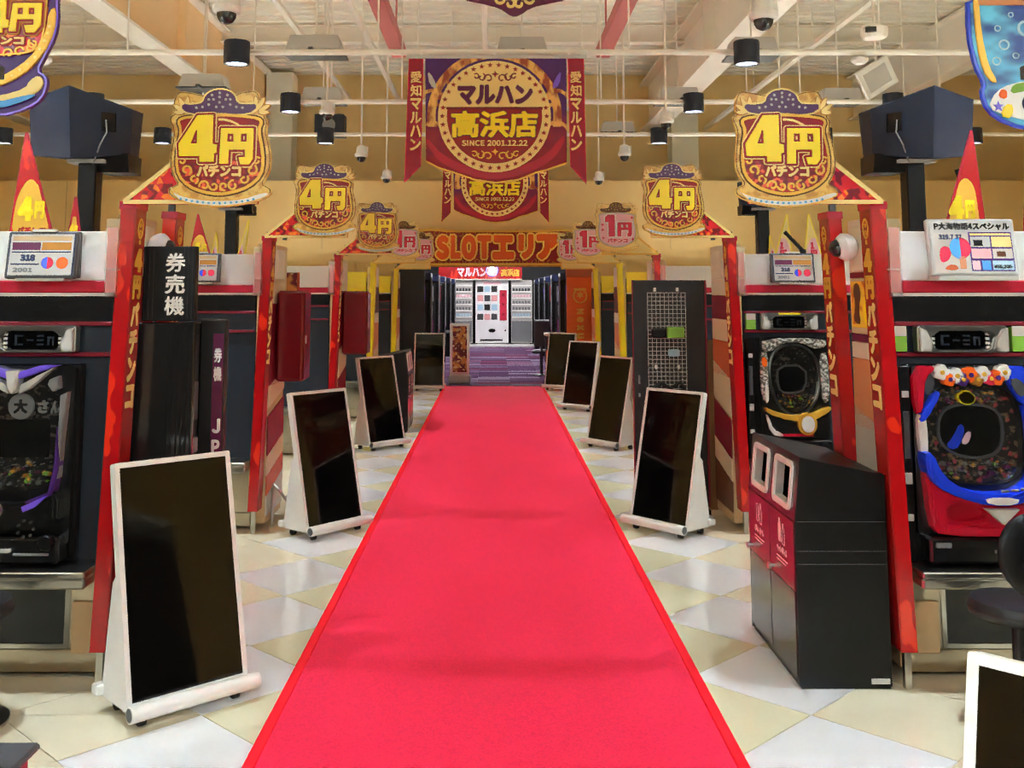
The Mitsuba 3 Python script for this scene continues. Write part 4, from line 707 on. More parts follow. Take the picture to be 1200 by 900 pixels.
def machine_silver(M, label):
    t = Thing('pachinko_machine', label, 'pachinko machine', M, None)
    t.part('cabinet', mbox(-70, 70, -.02, .02, 0, 222), 'black')
    G_ = q([(-42, 150), (-40, 180), (-26, 202), (0, 208), (26, 202), (44, 178), (47, 145), (42, 112), (24, 88), (0, 80), (-22, 92), (-38, 118)], 2)
    t.part('door', front(rrect(-60 * KM, 66 * KM, 30 * KM, 221 * KM, .02).difference(G_), -.02, -.06), 'black_gloss')
    t.part('playfield', front(G_.buffer(.004), -.0205, -.024), 'playfield_dark')
    scr = q([(-24, 168), (24, 168), (24, 128), (0, 120), (-20, 122), (-26, 140)], 1)
    t.part('centre_screen', front(scr, -.024, -.028), 'screen'); t.part('screen_surround', front(scr.buffer(.014).difference(scr), -.024, -.045), 'dark_grey')
    field_pieces(t, 8, -.024, 22, (-34, 38), (92, 116))
    t.part('front_glass', front(G_, -.052, -.054), 'clear')
    t.part('glass_rim', stepped(G_.buffer(.016).difference(G_), -.05, -.085, .006), 'chrome')
    t.part('jewelled_top', stepped(q([(-56, 221), (62, 221), (62, 205), (40, 200), (24, 210), (0, 214), (-24, 210), (-40, 196), (-56, 196)], 1), -.06, -.10, .012), 'glitter')
    t.part('left_pillar', stepped(q([(-60, 198), (-46, 192), (-48, 150), (-46, 110), (-54, 100), (-62, 130)], 1), -.06, -.10, .012), 'glitter'); t.part('left_lamp', stepped(q([(-60, 188), (-50, 184), (-50, 168), (-60, 170)], 1), -.10, -.108, .003), 'orange')
    t.part('left_rail', stepped(q([(-56, 130), (-50, 128), (-48, 108), (-54, 100)], 1), -.10, -.112, .004), 'pearl')
    t.part('right_pillar', stepped(q([(50, 190), (64, 196), (66, 110), (54, 100), (50, 140)], 1), -.06, -.10, .012), 'glitter')
    t.part('gold_band', stepped(q([(-56, 96), (-40, 88), (-10, 80), (24, 80), (64, 98), (64, 88), (30, 70), (-10, 70), (-54, 84)], 1), -.06, -.13, .01), 'gold')
    t.part('tray', stepped(q([(-56, 84), (-50, 50), (-30, 40), (40, 40), (64, 60), (64, 86), (30, 70), (-10, 70)], 1), -.05, -.12, .02), 'black_gloss')
    t.part('tray_edge', stepped(q([(-58, 84), (-52, 80), (-44, 56), (-26, 48), (-26, 42), (-48, 46)], 1), -.12, -.14, .005), 'pearl'); t.part('red_stripe', stepped(q([(-28, 48), (30, 48), (30, 43), (-28, 43)], 0), -.12, -.135, .003), 'red_gloss')
    e = t.part('emblem', stepped(ell(18 * KM, 66 * KM, 17 * KM, 20 * KM), -.12, -.165, .008), 'gold'); t.part('emblem_face', stepped(ell(18 * KM, 66 * KM, 12 * KM, 15 * KM), -.165, -.172, .004), 'white_gloss', under=e)
    t.part('lower_tray', mbox(-60, 66, -.12, -.02, 2, 36, .012), 'black_gloss'); handle(t, 50, 24)
    return t
def machine_black_violet(M, label):
    t = Thing('pachinko_machine', label, 'pachinko machine', M, None)
    t.part('cabinet', mbox(-70, 70, -.02, .02, 0, 222), 'black')
    G_ = q([(-46, 200), (46, 200), (50, 170), (50, 110), (40, 84), (0, 76), (-40, 84), (-50, 110), (-50, 170)], 1)
    t.part('door', front(rrect(-66 * KM, 66 * KM, 20 * KM, 221 * KM, .02).difference(G_), -.02, -.06), 'black_gloss')
    t.part('playfield', front(G_.buffer(.004), -.0205, -.024), 'playfield_dark')
    scr = q([(-36, 158), (36, 158), (36, 116), (-36, 116)])
    t.part('centre_screen', front(scr, -.024, -.028), 'screen')
    field_pieces(t, 12, -.024, 30, (-44, 42), (82, 112))
    lg = ell(2 * KM, 174 * KM, 15 * KM, 15 * KM)
    l = t.part('title_disc', stepped(lg, -.024, -.04, .004), 'grey')
    t.part('title_letter', front(fit(text('大', bold=.03), -6 * KM, 10 * KM, 166 * KM, 182 * KM), -.04, -.043), 'charcoal', under=l)
    t.part('title_lettering', front(fit(text('さ', bold=.03), 21 * KM, 33 * KM, 166 * KM, 181 * KM).union(fit(text('ん', bold=.03), 36 * KM, 46 * KM, 166 * KM, 180 * KM)), -.024, -.034), 'grey')
    t.part('front_glass', front(G_, -.052, -.054), 'clear')
    for s in (-1, 1):
        t.part('wing', stepped(q([(s * 2, 205), (s * 22, 212), (s * 50, 222), (s * 30, 222), (s * 4, 214)], 0), -.06, -.12, .008), 'violet')
        t.part('wing_blade', stepped(q([(s * 6, 190), (s * 18, 196), (s * 44, 219), (s * 26, 210), (s * 8, 200)], 0), -.06, -.11, .006), 'light_grey')
        t.part('shoulder', stepped(q([(s * 40, 206), (s * 50, 210), (s * 52, 196), (s * 44, 192), (s * 38, 200)], 0), -.06, -.10, .006), 'grey')
        t.part('side_rail', stepped(q([(s * 54, 188), (s * 62, 192), (s * 58, 140), (s * 56, 96), (s * 50, 90), (s * 53, 140)], 0), -.06, -.11, .008), 'grey')
        t.part('violet_rail', stepped(q([(s * 50, 186), (s * 54, 186), (s * 52, 110), (s * 46, 80), (s * 20, 70), (s * 24, 66), (s * 52, 76), (s * 57, 112)], 0), -.06, -.125, .008), 'purple')
    t.part('centre_gem', stepped(q([(-8, 216), (8, 216), (5, 196), (0, 190), (-5, 196)], 0), -.06, -.13, .01), 'light_grey')
    t.part('tray', stepped(q([(-60, 84), (-40, 74), (0, 66), (40, 74), (60, 84), (60, 40), (-60, 40)], 1), -.05, -.14, .02), 'black_gloss')
    t.part('lightning_trim', stepped(q([(20, 66), (42, 76), (48, 78), (36, 66), (22, 60)], 0), -.13, -.15, .004), 'violet')
    t.part('button', lathe([(0, .03), (.02, .028), (.034, .012), (.036, 0)], 20), 'chrome', smooth=40); scene[f'{t.key}__button']['to_world'] = M @ T().translate([-10 * KM, -.14, 62 * KM]).rotate([1, 0, 0], 90)
    t.part('trim_jewels', cat(*[front(ell((26 + 9 * math.cos(a)) * KM, (42 + 9 * math.sin(a)) * KM, 1.6 * KM, 1.6 * KM, 6), -.139, -.15) for a in np.arange(7) * .9]), 'chrome')
    t.part('lower_tray', mbox(-62, 62, -.13, -.02, 2, 32, .012), 'black_gloss'); t.part('tray_lip', mbox(-60, 10, -.15, -.12, 16, 20, .004), 'light_grey'); t.part('ashtray', mbox(12, 52, -.14, -.11, 12, 15, .004), 'grey')
    handle(t, 48, 26)
    return t
machine_red_blue(at(2.157, 4.755, .51), 'red and blue pachinko machine with a flower row, on the nearest right island')
machine_silver(at(2.175, 7.605, .51), 'silver pachinko machine with oval glass and white emblem, seen between the two right red posts')
machine_black_violet(at(-2.145, 4.755, .51), 'black and violet pachinko machine at the left edge of the picture')

def data_counter(M, label, yellow=False):
    t = Thing('data_counter', label, 'counter display', M, 'silver counter displays above the machines')
    P = rrect(-.205, .205, 0, .122, .014); hole = q([(-33, 6), (-36, 18), (-26, 25), (26, 25), (36, 18), (33, 6), (28, 3), (-28, 3)])
    t.part('housing', stepped(P.difference(hole), 0, -.06, .012), 'steel'); t.part('mount', box(-.1, .1, 0, .0315, .03, .09), 'black'); t.part('display', front(hole.buffer(.004), -.01, -.02), 'screen'); t.part('dim_digits', front(union_all([sbox(a * KM, b * KM, c_ * KM, d_ * KM) for a, b, c_, d_ in ((-22, 8, -19, 20), (-22, 18, -12, 20), (-22, 8, -12, 10), (-8, 13, 0, 15), (4, 18, 12, 20), (4, 13, 12, 15), (4, 8, 12, 10), (16, 8, 19, 18), (16, 16, 24, 18), (22, 8, 24, 18))]), -.02, -.0205), 'slate')
    for s in (-1, 1):
        t.part('side_wing', stepped(Polygon([(s * .2, .006), (s * .2, .112), (s * .17, .1), (s * .145, .05), (s * .15, .008)]), -.06, -.075, .005), 'light_grey')
        for i in range(4): t.part('key', box(s * .125 - .008, s * .125 + .008, -.032, -.018, .016 + i * .02, .028 + i * .02, .002), 'white')
    if yellow: t.part('yellow_bar', box(-.08, .08, -.066, -.055, .11, .124, .003), 'yellow')
    return t
data_counter(at(2.13, 4.748, 1.43), 'silver counter display above the red and blue machine')
data_counter(at(-2.10, 4.748, 1.43), 'silver counter display above the black and violet machine')
data_counter(at(2.165, 7.598, 1.43), 'silver counter display with a yellow bar above the silver machine', True)
def card_unit(M, label):
    t = Thing('card_unit', label, 'card unit', M, 'narrow card units beside the machines')
    t.part('column', box(-.0245, .0245, -.05, .015, 0, .86, .004), 'black')
    for z, h in ((.72, .03), (.34, .05), (.18, .03)): t.part('slot', box(-.016, .016, -.056, -.048, z, z + h, .002), 'light_grey')
    t.part('lamp_window', box(-.014, .014, -.055, -.048, .45, .66, .003), 'dark_grey')
    return t
card_unit(at(1.857, 4.745, .51), 'narrow black card unit between the right red post and the red and blue machine'); card_unit(at(1.873, 7.6, .51), 'narrow black card unit left of the silver machine')
for x, y, lab in ((1.862, 4.754, 'green and white sticker panel beside the counter display at the nearest right post'), (2.415, 4.754, 'green and white sticker panel at the right edge of the picture'), (1.895, 7.604, 'small green sticker panel left of the counter display with a yellow bar')):
    t = Thing('sticker_panel', lab, 'sticker', at(x, y, 1.432)); t.part('card', box(-.035, .035, -.006, 0.025, 0, .112), 'green'); t.part('white_patch', box(-.034, .034, -.007, -.006, .07, .116), 'card')

# ================================================================ information boards on the parapets
def info_board(M, label, w, h, kind):
    t = Thing('info_board', label, 'information board', M, None)
    Rm = trimesh.transformations.rotation_matrix(math.radians(-9), [1, 0, 0])
    def L(m): m.apply_transform(Rm); return m
    dark = kind != 'poster'
    t.part('case', L(box(-w / 2, w / 2, -.004, .03, 0, h, .006)), 'dark_grey' if dark else 'light_grey')
    t.part('sheet', L(box(-w / 2 + .012, w / 2 - .012, -.007, -.004, .012, h - .012)), 'light_grey' if not dark else 'navy')
    F = lambda p, m, nm, z=.003: t.part(nm, L(front(p, -.007, -.007 - z)), m)
    rect = lambda a, b, c, d: sbox(-w / 2 + a * w, c * h, -w / 2 + b * w, d * h)
    if kind == 'poster':
        F(fit(text('P大海物語4スペシャル', bold=.012), -w * .42, w * .44, h * .80, h * .93), 'black', 'heading')
        F(rect(.05, .44, .05, .74), 'card', 'left_sheet', .001); F(fit(text('319.7 37.', bold=.02), -w * .38, -w * .1, h * .63, h * .72), 'navy', 'figures')
        F(ell(-w * .15, h * .48, .048, .05).intersection(sbox(-w * .15, 0, w, h)), 'rose', 'round_chart'); F(ell(-w * .15, h * .48, .048, .05).intersection(sbox(-w, 0, -w * .15, h)), 'skyblue', 'round_chart')
        F(smooth_poly([(-w * .4, h * .25), (-w * .38, h * .5), (-w * .28, h * .52), (-w * .25, h * .36), (-w * .33, h * .22)], 2), 'rose', 'picture'); F(smooth_poly([(-w * .36, h * .1), (-w * .3, h * .2), (-w * .2, h * .18), (-w * .2, h * .09)], 2), 'terracotta', 'picture'); F(sbox(-w * .17, h * .12, -w * .1, h * .34), 'peach', 'picture')
        F(rect(.46, .95, .08, .76), 'purple', 'right_sheet', .001)
        for a, b, c, d, m in ((.475, .70, .50, .68, 'light_grey'), (.715, .94, .50, .68, 'pale_gold'), (.475, .70, .30, .47, 'acrylic_pink'), (.715, .94, .30, .47, 'card'), (.47, .56, .1, .26, 'pink'), (.58, .68, .1, .26, 'skyblue'), (.70, .94, .1, .26, 'pale_blue')): F(rect(a, b, c, d), m, 'panel', .002)
        F(rect(.475, .94, .70, .74), 'pale_gold', 'panel', .002); F(rect(.51, .61, .52, .62), 'black', 'picture'); F(rect(.76, .86, .33, .42), 'brown', 'picture'); F(fit(text('¥50,200-', bold=.03), w * .21, w * .43, h * .11, h * .19), 'black', 'price')
        t.part('foot', box(-w / 2 + .02, w / 2 - .02, -.03, .094, -.02, .002, .003), 'light_grey')
    else:
        F(rect(.05, .95, .06, .94), 'light_grey', 'printed_sheet', .001); F(rect(.08, .92, .80, .90), 'tan', 'title_bar', .002)
        F(rect(.08, .48, .60, .76), 'plum', 'panel', .002); F(rect(.50, .92, .60, .76), 'dark_gold', 'panel', .002); F(rect(.08, .92, .54, .565), 'navy', 'rule', .002); F(rect(.08, .48, .28, .31), 'navy', 'rule', .002)
        F(fit(text('318', bold=.05), -w * .29, -w * .08, h * .36, h * .50), 'navy', 'figures'); F(fit(text('2001', bold=.03), -w * .38, -w * .1, h * .12, h * .22), 'grey', 'figures')
        F(ell(w * .10, h * .32, w * .085, w * .085).intersection(sbox(-w, 0, w * .1, h)), 'blue', 'round_chart'); F(ell(w * .10, h * .32, w * .085, w * .085).intersection(sbox(w * .1, 0, w, h)), 'rose', 'round_chart'); F(ell(w * .31, h * .32, w * .085, w * .085), 'orange' if kind == 'a' else 'rose', 'round_chart')
        t.part('top_lamp', box(-w * .16, w * .18, .02, .05, h * .98, h * 1.04, .004), 'white'); t.part('back_hood', box(-w / 2 + .0, w / 2 + .0, .03, .075, 0.0, h * .99, .006), 'charcoal')
        t.part('foot', box(-w / 2 + .05, w / 2 - .05, .0, .094, -.012, .002, .003), 'light_grey')
info_board(at(2.185, 4.655, 1.775), 'large tilted information poster headed P大海物語4スペシャル on the nearest right parapet', .40, .265, 'poster')
info_board(at(-2.055, 4.655, 1.765), 'dark framed information board reading 318 on the nearest left parapet', .32, .215, 'a')
info_board(at(2.195, 7.505, 1.775), 'dark framed information board on the second right island, above the silver machine', .315, .215, 'b')
info_board(at(-2.15, 7.505, 1.775), 'dark framed information board showing from behind the 券売機 board', .29, .215, 'b')
# ================================================================ speakers on poles, pennants
def speaker(M, label, flip=1, small=1.0):
    t = Thing('loudspeaker', label, 'loudspeaker', M, 'loudspeakers on black poles')
    k = small; f = flip
    t.part('pole', box(-.045, .045, -.045, .045, -.098, .34, .006), 'black')
    t.part('bracket', cat(box(-.09, .09, -.07, .07, .335, .352), box(-.03, .03, .05, .1, .34, .5)), 'light_grey')
    P = lambda x, y, z: (f * x * k, y * k, .352 + z * k)
    body = hexa([P(-.28, -.04, .02), P(-.02, -.20, -.01), P(.20, -.02, .03), P(.18, .16, .03), P(-.2, .18, .03)], [P(-.30, -.05, .30), P(-.03, -.23, .335), P(.21, -.04, .25), P(.19, .18, .27), P(-.22, .2, .3)])
    t.part('cabinet', body, 'speaker')
    t.part('rear_box', hexa([P(.04, -.02, -.06), P(.20, -.02, -.06), P(.20, .15, -.06), P(.04, .15, -.06)], [P(.04, -.05, .03), P(.2, -.05, .03), P(.2, .15, .03), P(.04, .15, .03)]), 'black')
    t.part('terminal', hexa([P(.10, -.142, .13), P(.15, -.098, .13), P(.15, -.08, .13), P(.10, -.12, .13)], [P(.10, -.152, .22), P(.15, -.110, .22), P(.15, -.09, .22), P(.10, -.13, .22)]), 'black_gloss')
    t.part('cable', tube([P(.12, -.14, .18), P(.13, -.15, .12), P(.10, -.15, .06), P(.06, -.10, .0), P(.03, -.05, -.02)], .004, 6), 'grey', smooth=40)
    return t
sp0 = speaker(at(-2.0, 5.05, 2.0), 'big dark blue loudspeaker on a black pole above the nearest left island')
speaker(at(2.08, 5.05, 2.0), 'big dark blue loudspeaker on a black pole above the nearest right island', -1)
speaker(at(-2.03, 7.95, 2.0), 'loudspeaker pole rising behind the nearest left gold sign', 1, .8); speaker(at(2.09, 7.95, 2.0), 'loudspeaker pole rising behind the nearest right gold sign', -1, .8)

def pennant(M, label, h=.46, w=.2, kind='4', lean=0.0):
    t = Thing('pennant', label, 'pennant', M, 'pointed pennants on the islands')
    P = Polygon([(-w / 2, 0), (w / 2, 0), (lean + .006, h), (lean - .006, h)])
    edge, body = ('crimson', 'foil') if kind == '4' else ('post_yellow', 'pale_gold')
    t.part('cloth', front(P, .006, 0), edge)
    t.part('panel', front(P.buffer(-.008), 0, -.002), body)
    inn = P.buffer(-.012)
    cx = lean * .3
    if kind == '4':
        t.part('flame', front(smooth_poly([(-w * .44, 0.01), (w * .36, .01), (w * .3, h * .34), (cx + .04, h * .52), (cx - .01, h * .6), (-w * .3 + cx, h * .40)], 2).intersection(inn), -.002, -.004), 'gold')
        t.part('numeral', front(fit(glyph('4').buffer(.05), -w * .30, w * .02, h * .2, h * .42).union(fit(glyph('円').buffer(.05), w * .04, w * .24, h * .22, h * .38)), -.004, -.007), 'yellow')
        t.part('lettering', front(fit(text('パチンコ', bold=.03), -w * .3, w * .28, h * .07, h * .15), -.004, -.007), 'deep_red')
    else:
        t.part('patch', front(smooth_poly([(-w * .4, .02), (w * .4, .02), (w * .2, h * .5), (-w * .2, h * .5)], 1).intersection(inn), -.002, -.004), 'pink')
        t.part('lettering', front(fit(text('1円', vertical=True, bold=.05), -w * .16, w * .16, h * .1, h * .42).intersection(inn), -.004, -.007), 'rose')
    t.part('base', box(-w / 2 - .01, w / 2 + .01, -.02, .04, -.03, .002, .003), 'white')
ZP = 1.932
for x, y, h, w, kind, ln, lab in (
    (-2.19, 5.12, .46, .20, '4', -.05, 'tall red pennant with a gold 4円 behind the left information board'),
    (-1.99, 5.16, .15, .05, '4', 0, 'small slim red pennant just left of the nearest left loudspeaker pole'),
    (2.235, 5.12, .47, .20, '4', .06, 'tall red pennant with a gold 4円 between the right loudspeaker pole and the poster'),
    (2.64, 5.12, .47, .22, '4', -.07, 'tall red pennant at the right edge of the picture beside the poster'),
    (-2.26, 8.02, .30, .16, '4', -.03, 'red pennant behind the 券売機 board on the second left island'),
    (-2.12, 7.9, .15, .05, '1', .01, 'small yellow pennant left of the second left loudspeaker pole'),
    (-1.93, 7.92, .25, .06, '1', .06, 'slim yellow pennant leaning right of the second left loudspeaker pole'),
    (2.24, 8.02, .30, .13, '1', .035, 'yellow and pink pennant behind the information board of the second right island, left one'),
    (2.475, 8.02, .30, .13, '1', -.03, 'yellow and pink pennant behind the information board of the second right island, right one'),
    (2.145, 7.96, .13, .05, '1', -.02, 'small yellow pennant right of the second right loudspeaker pole')):
    pennant(at(x, y - .1 if y > 7 else 4.86, ZP), lab, h + .073, w * (1 + .073 / h), kind, ln)
def rod(name, label, cat_, a, b, r, m):
    t = Thing(name, label, cat_); t.part('stick', cyl(a, b, r, 8), m); t.part('clip', box(b[0] - .02, b[0] + .02, b[1] - .02, b[1] + .02, b[2] - .03, b[2] + .01, .003), 'black')
rod('black_stay', 'short black stay leaning above the second right information board', 'stay', (2.17, 7.62, 2.15), (2.30, 7.62, 2.01), .014, 'black'); rod('black_stay', 'black stay leaning against the nearest right pennant', 'stay', (2.27, 4.98, 2.30), (2.36, 4.98, 2.01), .012, 'black')

# dome cameras on the end panels' top plates
def panel_camera(s, label):
    x = X(s, 1.686); d = -s
    t = Thing('dome_camera', label, 'camera', T().translate([x, 4.97, 1.925]).rotate([0, 1, 0], d * 100).scale(.85), 'dome cameras on the end panels')
    t.part('bracket', lathe([(0, -.04), (.03, -.04), (.03, -.02), (0, -.02)], 16), 'light_grey'); t.part('body', lathe([(0, -.02), (.055, -.02), (.075, .01), (.08, .04), (.06, .07), (.05, .075), (0, .075)], 24), 'white_gloss', smooth=40)
    t.part('dome', lathe([(.05, .072), (.048, .09), (.036, .108), (.018, .118), (0, .12)], 20), 'black_gloss', smooth=True)
for s in (1, -1): panel_camera(s, f'white dome camera with dark lens on the nearest {SIDE[s]} island end')
t = Thing('small_poster', 'yellow poster on the right end panel between the red posts', 'poster')
xp = X(1, 1.7515) ; t.part('sheet', box(xp - .004, xp, 4.77, 5.16, 1.53, 1.755), 'poster_print')
t.part('dark_figure', sidex(smooth_poly([(5.14, 1.56), (5.10, 1.64), (5.13, 1.74), (5.05, 1.75), (5.02, 1.69), (5.06, 1.62), (5.03, 1.54)], 2), xp - .006, xp - .004), 'brown')
t.part('yellow_shape', sidex(smooth_poly([(4.99, 1.54), (5.0, 1.65), (4.9, 1.68), (4.8, 1.62), (4.83, 1.54)], 2), xp - .006, xp - .004), 'yellow')
for y in (4.84, 4.89, 4.94): t.part('print_bar', box(xp - .006, xp - .004, y, y + .02, 1.70, 1.745), 'dark_gold')

# red cabinets hung on the left end panels
for k, (x0, x1, y0, y1) in ((1, (-1.625, -1.42, 7.74, 8.0)), (2, (-1.625, -1.36, 11.12, 11.4))):
    t = Thing('red_cabinet', f'dark red glossy cabinet hung on the {NTH[k]} left island end', 'cabinet', group='dark red cabinets on the left')
    t.part('body', box(x0, x1, y0, y1, 1.04, 1.715, .02), 'maroon_gloss'); t.part('door', box(x1, x1 + .008, y0 + .012, y1 - .012, 1.055, 1.70, .003), 'maroon_gloss'); t.part('latch', box(x1 + .008, x1 + .016, y0 + .03, y0 + .05, 1.32, 1.38, .003), 'chrome')
t = Thing('gold_trim_sign', 'narrow vertical sign strip with gold lettering behind the dark red cabinet', 'sign')
t.part('strip', box(-1.70, -1.56, 8.18, 8.21, 1.10, 1.86, .004), 'mix_print'); t.part('edge', box(-1.56, -1.545, 8.175, 8.215, 1.10, 1.86), 'terracotta'); t.part('hanger', box(-1.70, -1.66, 8.15, 8.18, 1.8, 1.84), 'dark_grey')
t = Thing('gold_trim_sign', 'narrow dark sign with gold frame beside the second left island machine', 'sign')
t.part('frame', front(rrect(-1.86, -1.72, 1.16, 1.62, .015).difference(rrect(-1.845, -1.735, 1.175, 1.605, .01)), 8.42, 8.38), 'dark_gold'); t.part('print', box(-1.845, -1.735, 8.385, 8.41, 1.175, 1.605), 'glitter'); t.part('post', box(-1.80, -1.78, 8.4, 8.42, 0, 1.17), 'dark_grey')
# hand rail at the foot of the second left island
t = Thing('step_rail', 'small bent steel rail at the foot of the second left island end', 'rail')
t.part('rail', tube([(-1.61, 7.72, .30), (-1.58, 7.72, .27), (-1.52, 7.85, .13), (-1.45, 8.05, .26), (-1.60, 8.1, .13)], .011, 8), 'steel', smooth=40); t.part('leg', cyl((-1.52, 7.85, 0), (-1.52, 7.85, .13), .011, 8), 'steel'); t.part('leg', cyl((-1.62, 7.72, 0), (-1.62, 7.72, .28), .011, 8), 'steel')

# black board with a wire grid, timbers leaning behind
t = Thing('grid_board', 'tall black board with a wire grid rack, behind the near right screen', 'board')
t.part('slab', box(1.12, 1.69, 8.25, 8.30, .03, 1.80, .004), 'charcoal'); t.part('edge', cat(box(1.69, 1.705, 8.24, 8.31, .03, 1.80), box(1.115, 1.12, 8.25, 8.30, .03, 1.80)), 'maroon')
t.part('feet', cat(box(1.13, 1.19, 8.12, 8.45, 0, .03), box(1.62, 1.68, 8.12, 8.45, 0, .03)), 'black')
gr = []
for i in range(10): gr.append(cyl((1.23 + i * .0335, 8.222, .42), (1.23 + i * .0335, 8.222, 1.70), .0032, 5))
for i in range(40): gr.append(cyl((1.23, 8.222, .42 + i * .0328), (1.5315, 8.222, .42 + i * .0328), .0032, 5))
g = t.part('wire_grid', cat(*gr), 'light_grey')
for x, z in ((1.29, 1.71), (1.47, 1.71), (1.29, 1.10), (1.47, 1.10)): t.part('hook', cat(box(x - .008, x + .008, 8.212, 8.25, z, z + .03, .002)), 'white', under=g)
t.part('door_handle', cat(box(1.15, 1.165, 8.23, 8.25, .98, 1.05, .003), box(1.15, 1.165, 8.23, 8.25, .88, .91, .003)), 'grey')
one('green_packet', box(1.375, 1.51, 8.16, 8.217, 1.345, 1.43, .008), 'green', 'green packet hanging on the wire grid', 'packet'); one('blue_packet', box(1.385, 1.472, 8.17, 8.217, 1.20, 1.255, .008), 'pale_blue', 'small pale blue packet hooked on the wire grid below the green one', 'packet')
one('dark_pouch', box(1.255, 1.37, 8.17, 8.217, 1.345, 1.42, .012), 'black', 'small black pouch on the wire grid left of the green packet', 'pouch'); one('black_cable_bundle', tube([(1.25, 8.205, .95), (1.32, 8.205, .99), (1.40, 8.205, .95), (1.48, 8.205, 1.0), (1.51, 8.205, .94), (1.40, 8.205, .92), (1.29, 8.205, .93)], .012, 6), 'rubber', 'bundle of black cable hung on the lower wire grid', 'cable')
for i, (x0, w, z, m, lab) in enumerate(((1.725, .05, 1.32, 'wood', 'brown timber plank leaning right of the black board, narrow one'), (1.785, .05, 1.78, 'brown', 'dark brown plank leaning tallest beside the black board'), (1.71, .012, 1.50, 'wood', 'slim brown timber plank closest to the black board'))):
    one('timber_plank', hexa([(x0, 8.30, 0), (x0 + w, 8.30, 0), (x0, 8.34, 0), (x0 + w, 8.34, 0)], [(x0 + .0, 8.36, z), (x0 + w + .0, 8.36, z), (x0, 8.40, z), (x0 + w, 8.40, z)]), m, lab, 'plank', group='timber planks by the black board')

# stools
def stool(M, label):
    t = Thing('stool', label, 'stool', M, 'round stools before the machines')
    t.part('base', lathe([(0, 0), (.19, 0), (.19, .012), (.03, .03), (0, .03)], 28), 'steel', smooth=40); t.part('column', cyl((0, 0, .03), (0, 0, .40), .028, 16), 'black')
    t.part('seat', lathe([(0, .40), (.15, .40), (.185, .42), (.19, .445), (.175, .472), (.12, .482), (0, .482)], 32), 'charcoal', smooth=50)
    b = t.part('backrest', lathe([(0, -.022), (.14, -.022), (.162, -.012), (.165, 0), (.15, .018), (.08, .03), (0, .032)], 32), 'black', smooth=50)
    scene[f'{t.key}__{b}']['to_world'] = M @ T().translate([0, -.20, .69]).rotate([1, 0, 0], 84)
    t.part('back_stem', tube([(0, -.12, .40), (0, -.185, .48), (0, -.19, .66)], .016, 8), 'black', smooth=40)
    k = t.part('badge', lathe([(0, 0), (.016, 0), (.014, .005), (0, .006)], 12), 'chrome'); scene[f'{t.key}__{k}']['to_world'] = M @ T().translate([0.02, -.232, .69]).rotate([1, 0, 0], 84)
stool(at(2.11, 4.28, 0), 'black round stool with a disc backrest at the right edge of the picture'); stool(at(-2.12, 4.26, 0), 'black round stool whose seat rim shows at the left edge of the picture')
t = Thing('low_cabinet', 'low maroon cabinet with a grey top at the bottom left corner', 'cabinet')
t.part('body', box(-1.72, -1.275, 2.55, 2.97, .02, .44, .008), 'maroon'); t.part('top', box(-1.74, -1.253, 2.53, 2.992, .44, .463, .008), 'dark_grey'); t.part('plinth', box(-1.70, -1.295, 2.57, 2.95, 0, .02), 'black'); t.part('side_recess', box(-1.2755, -1.27, 2.62, 2.9, .1, .36), 'plum')

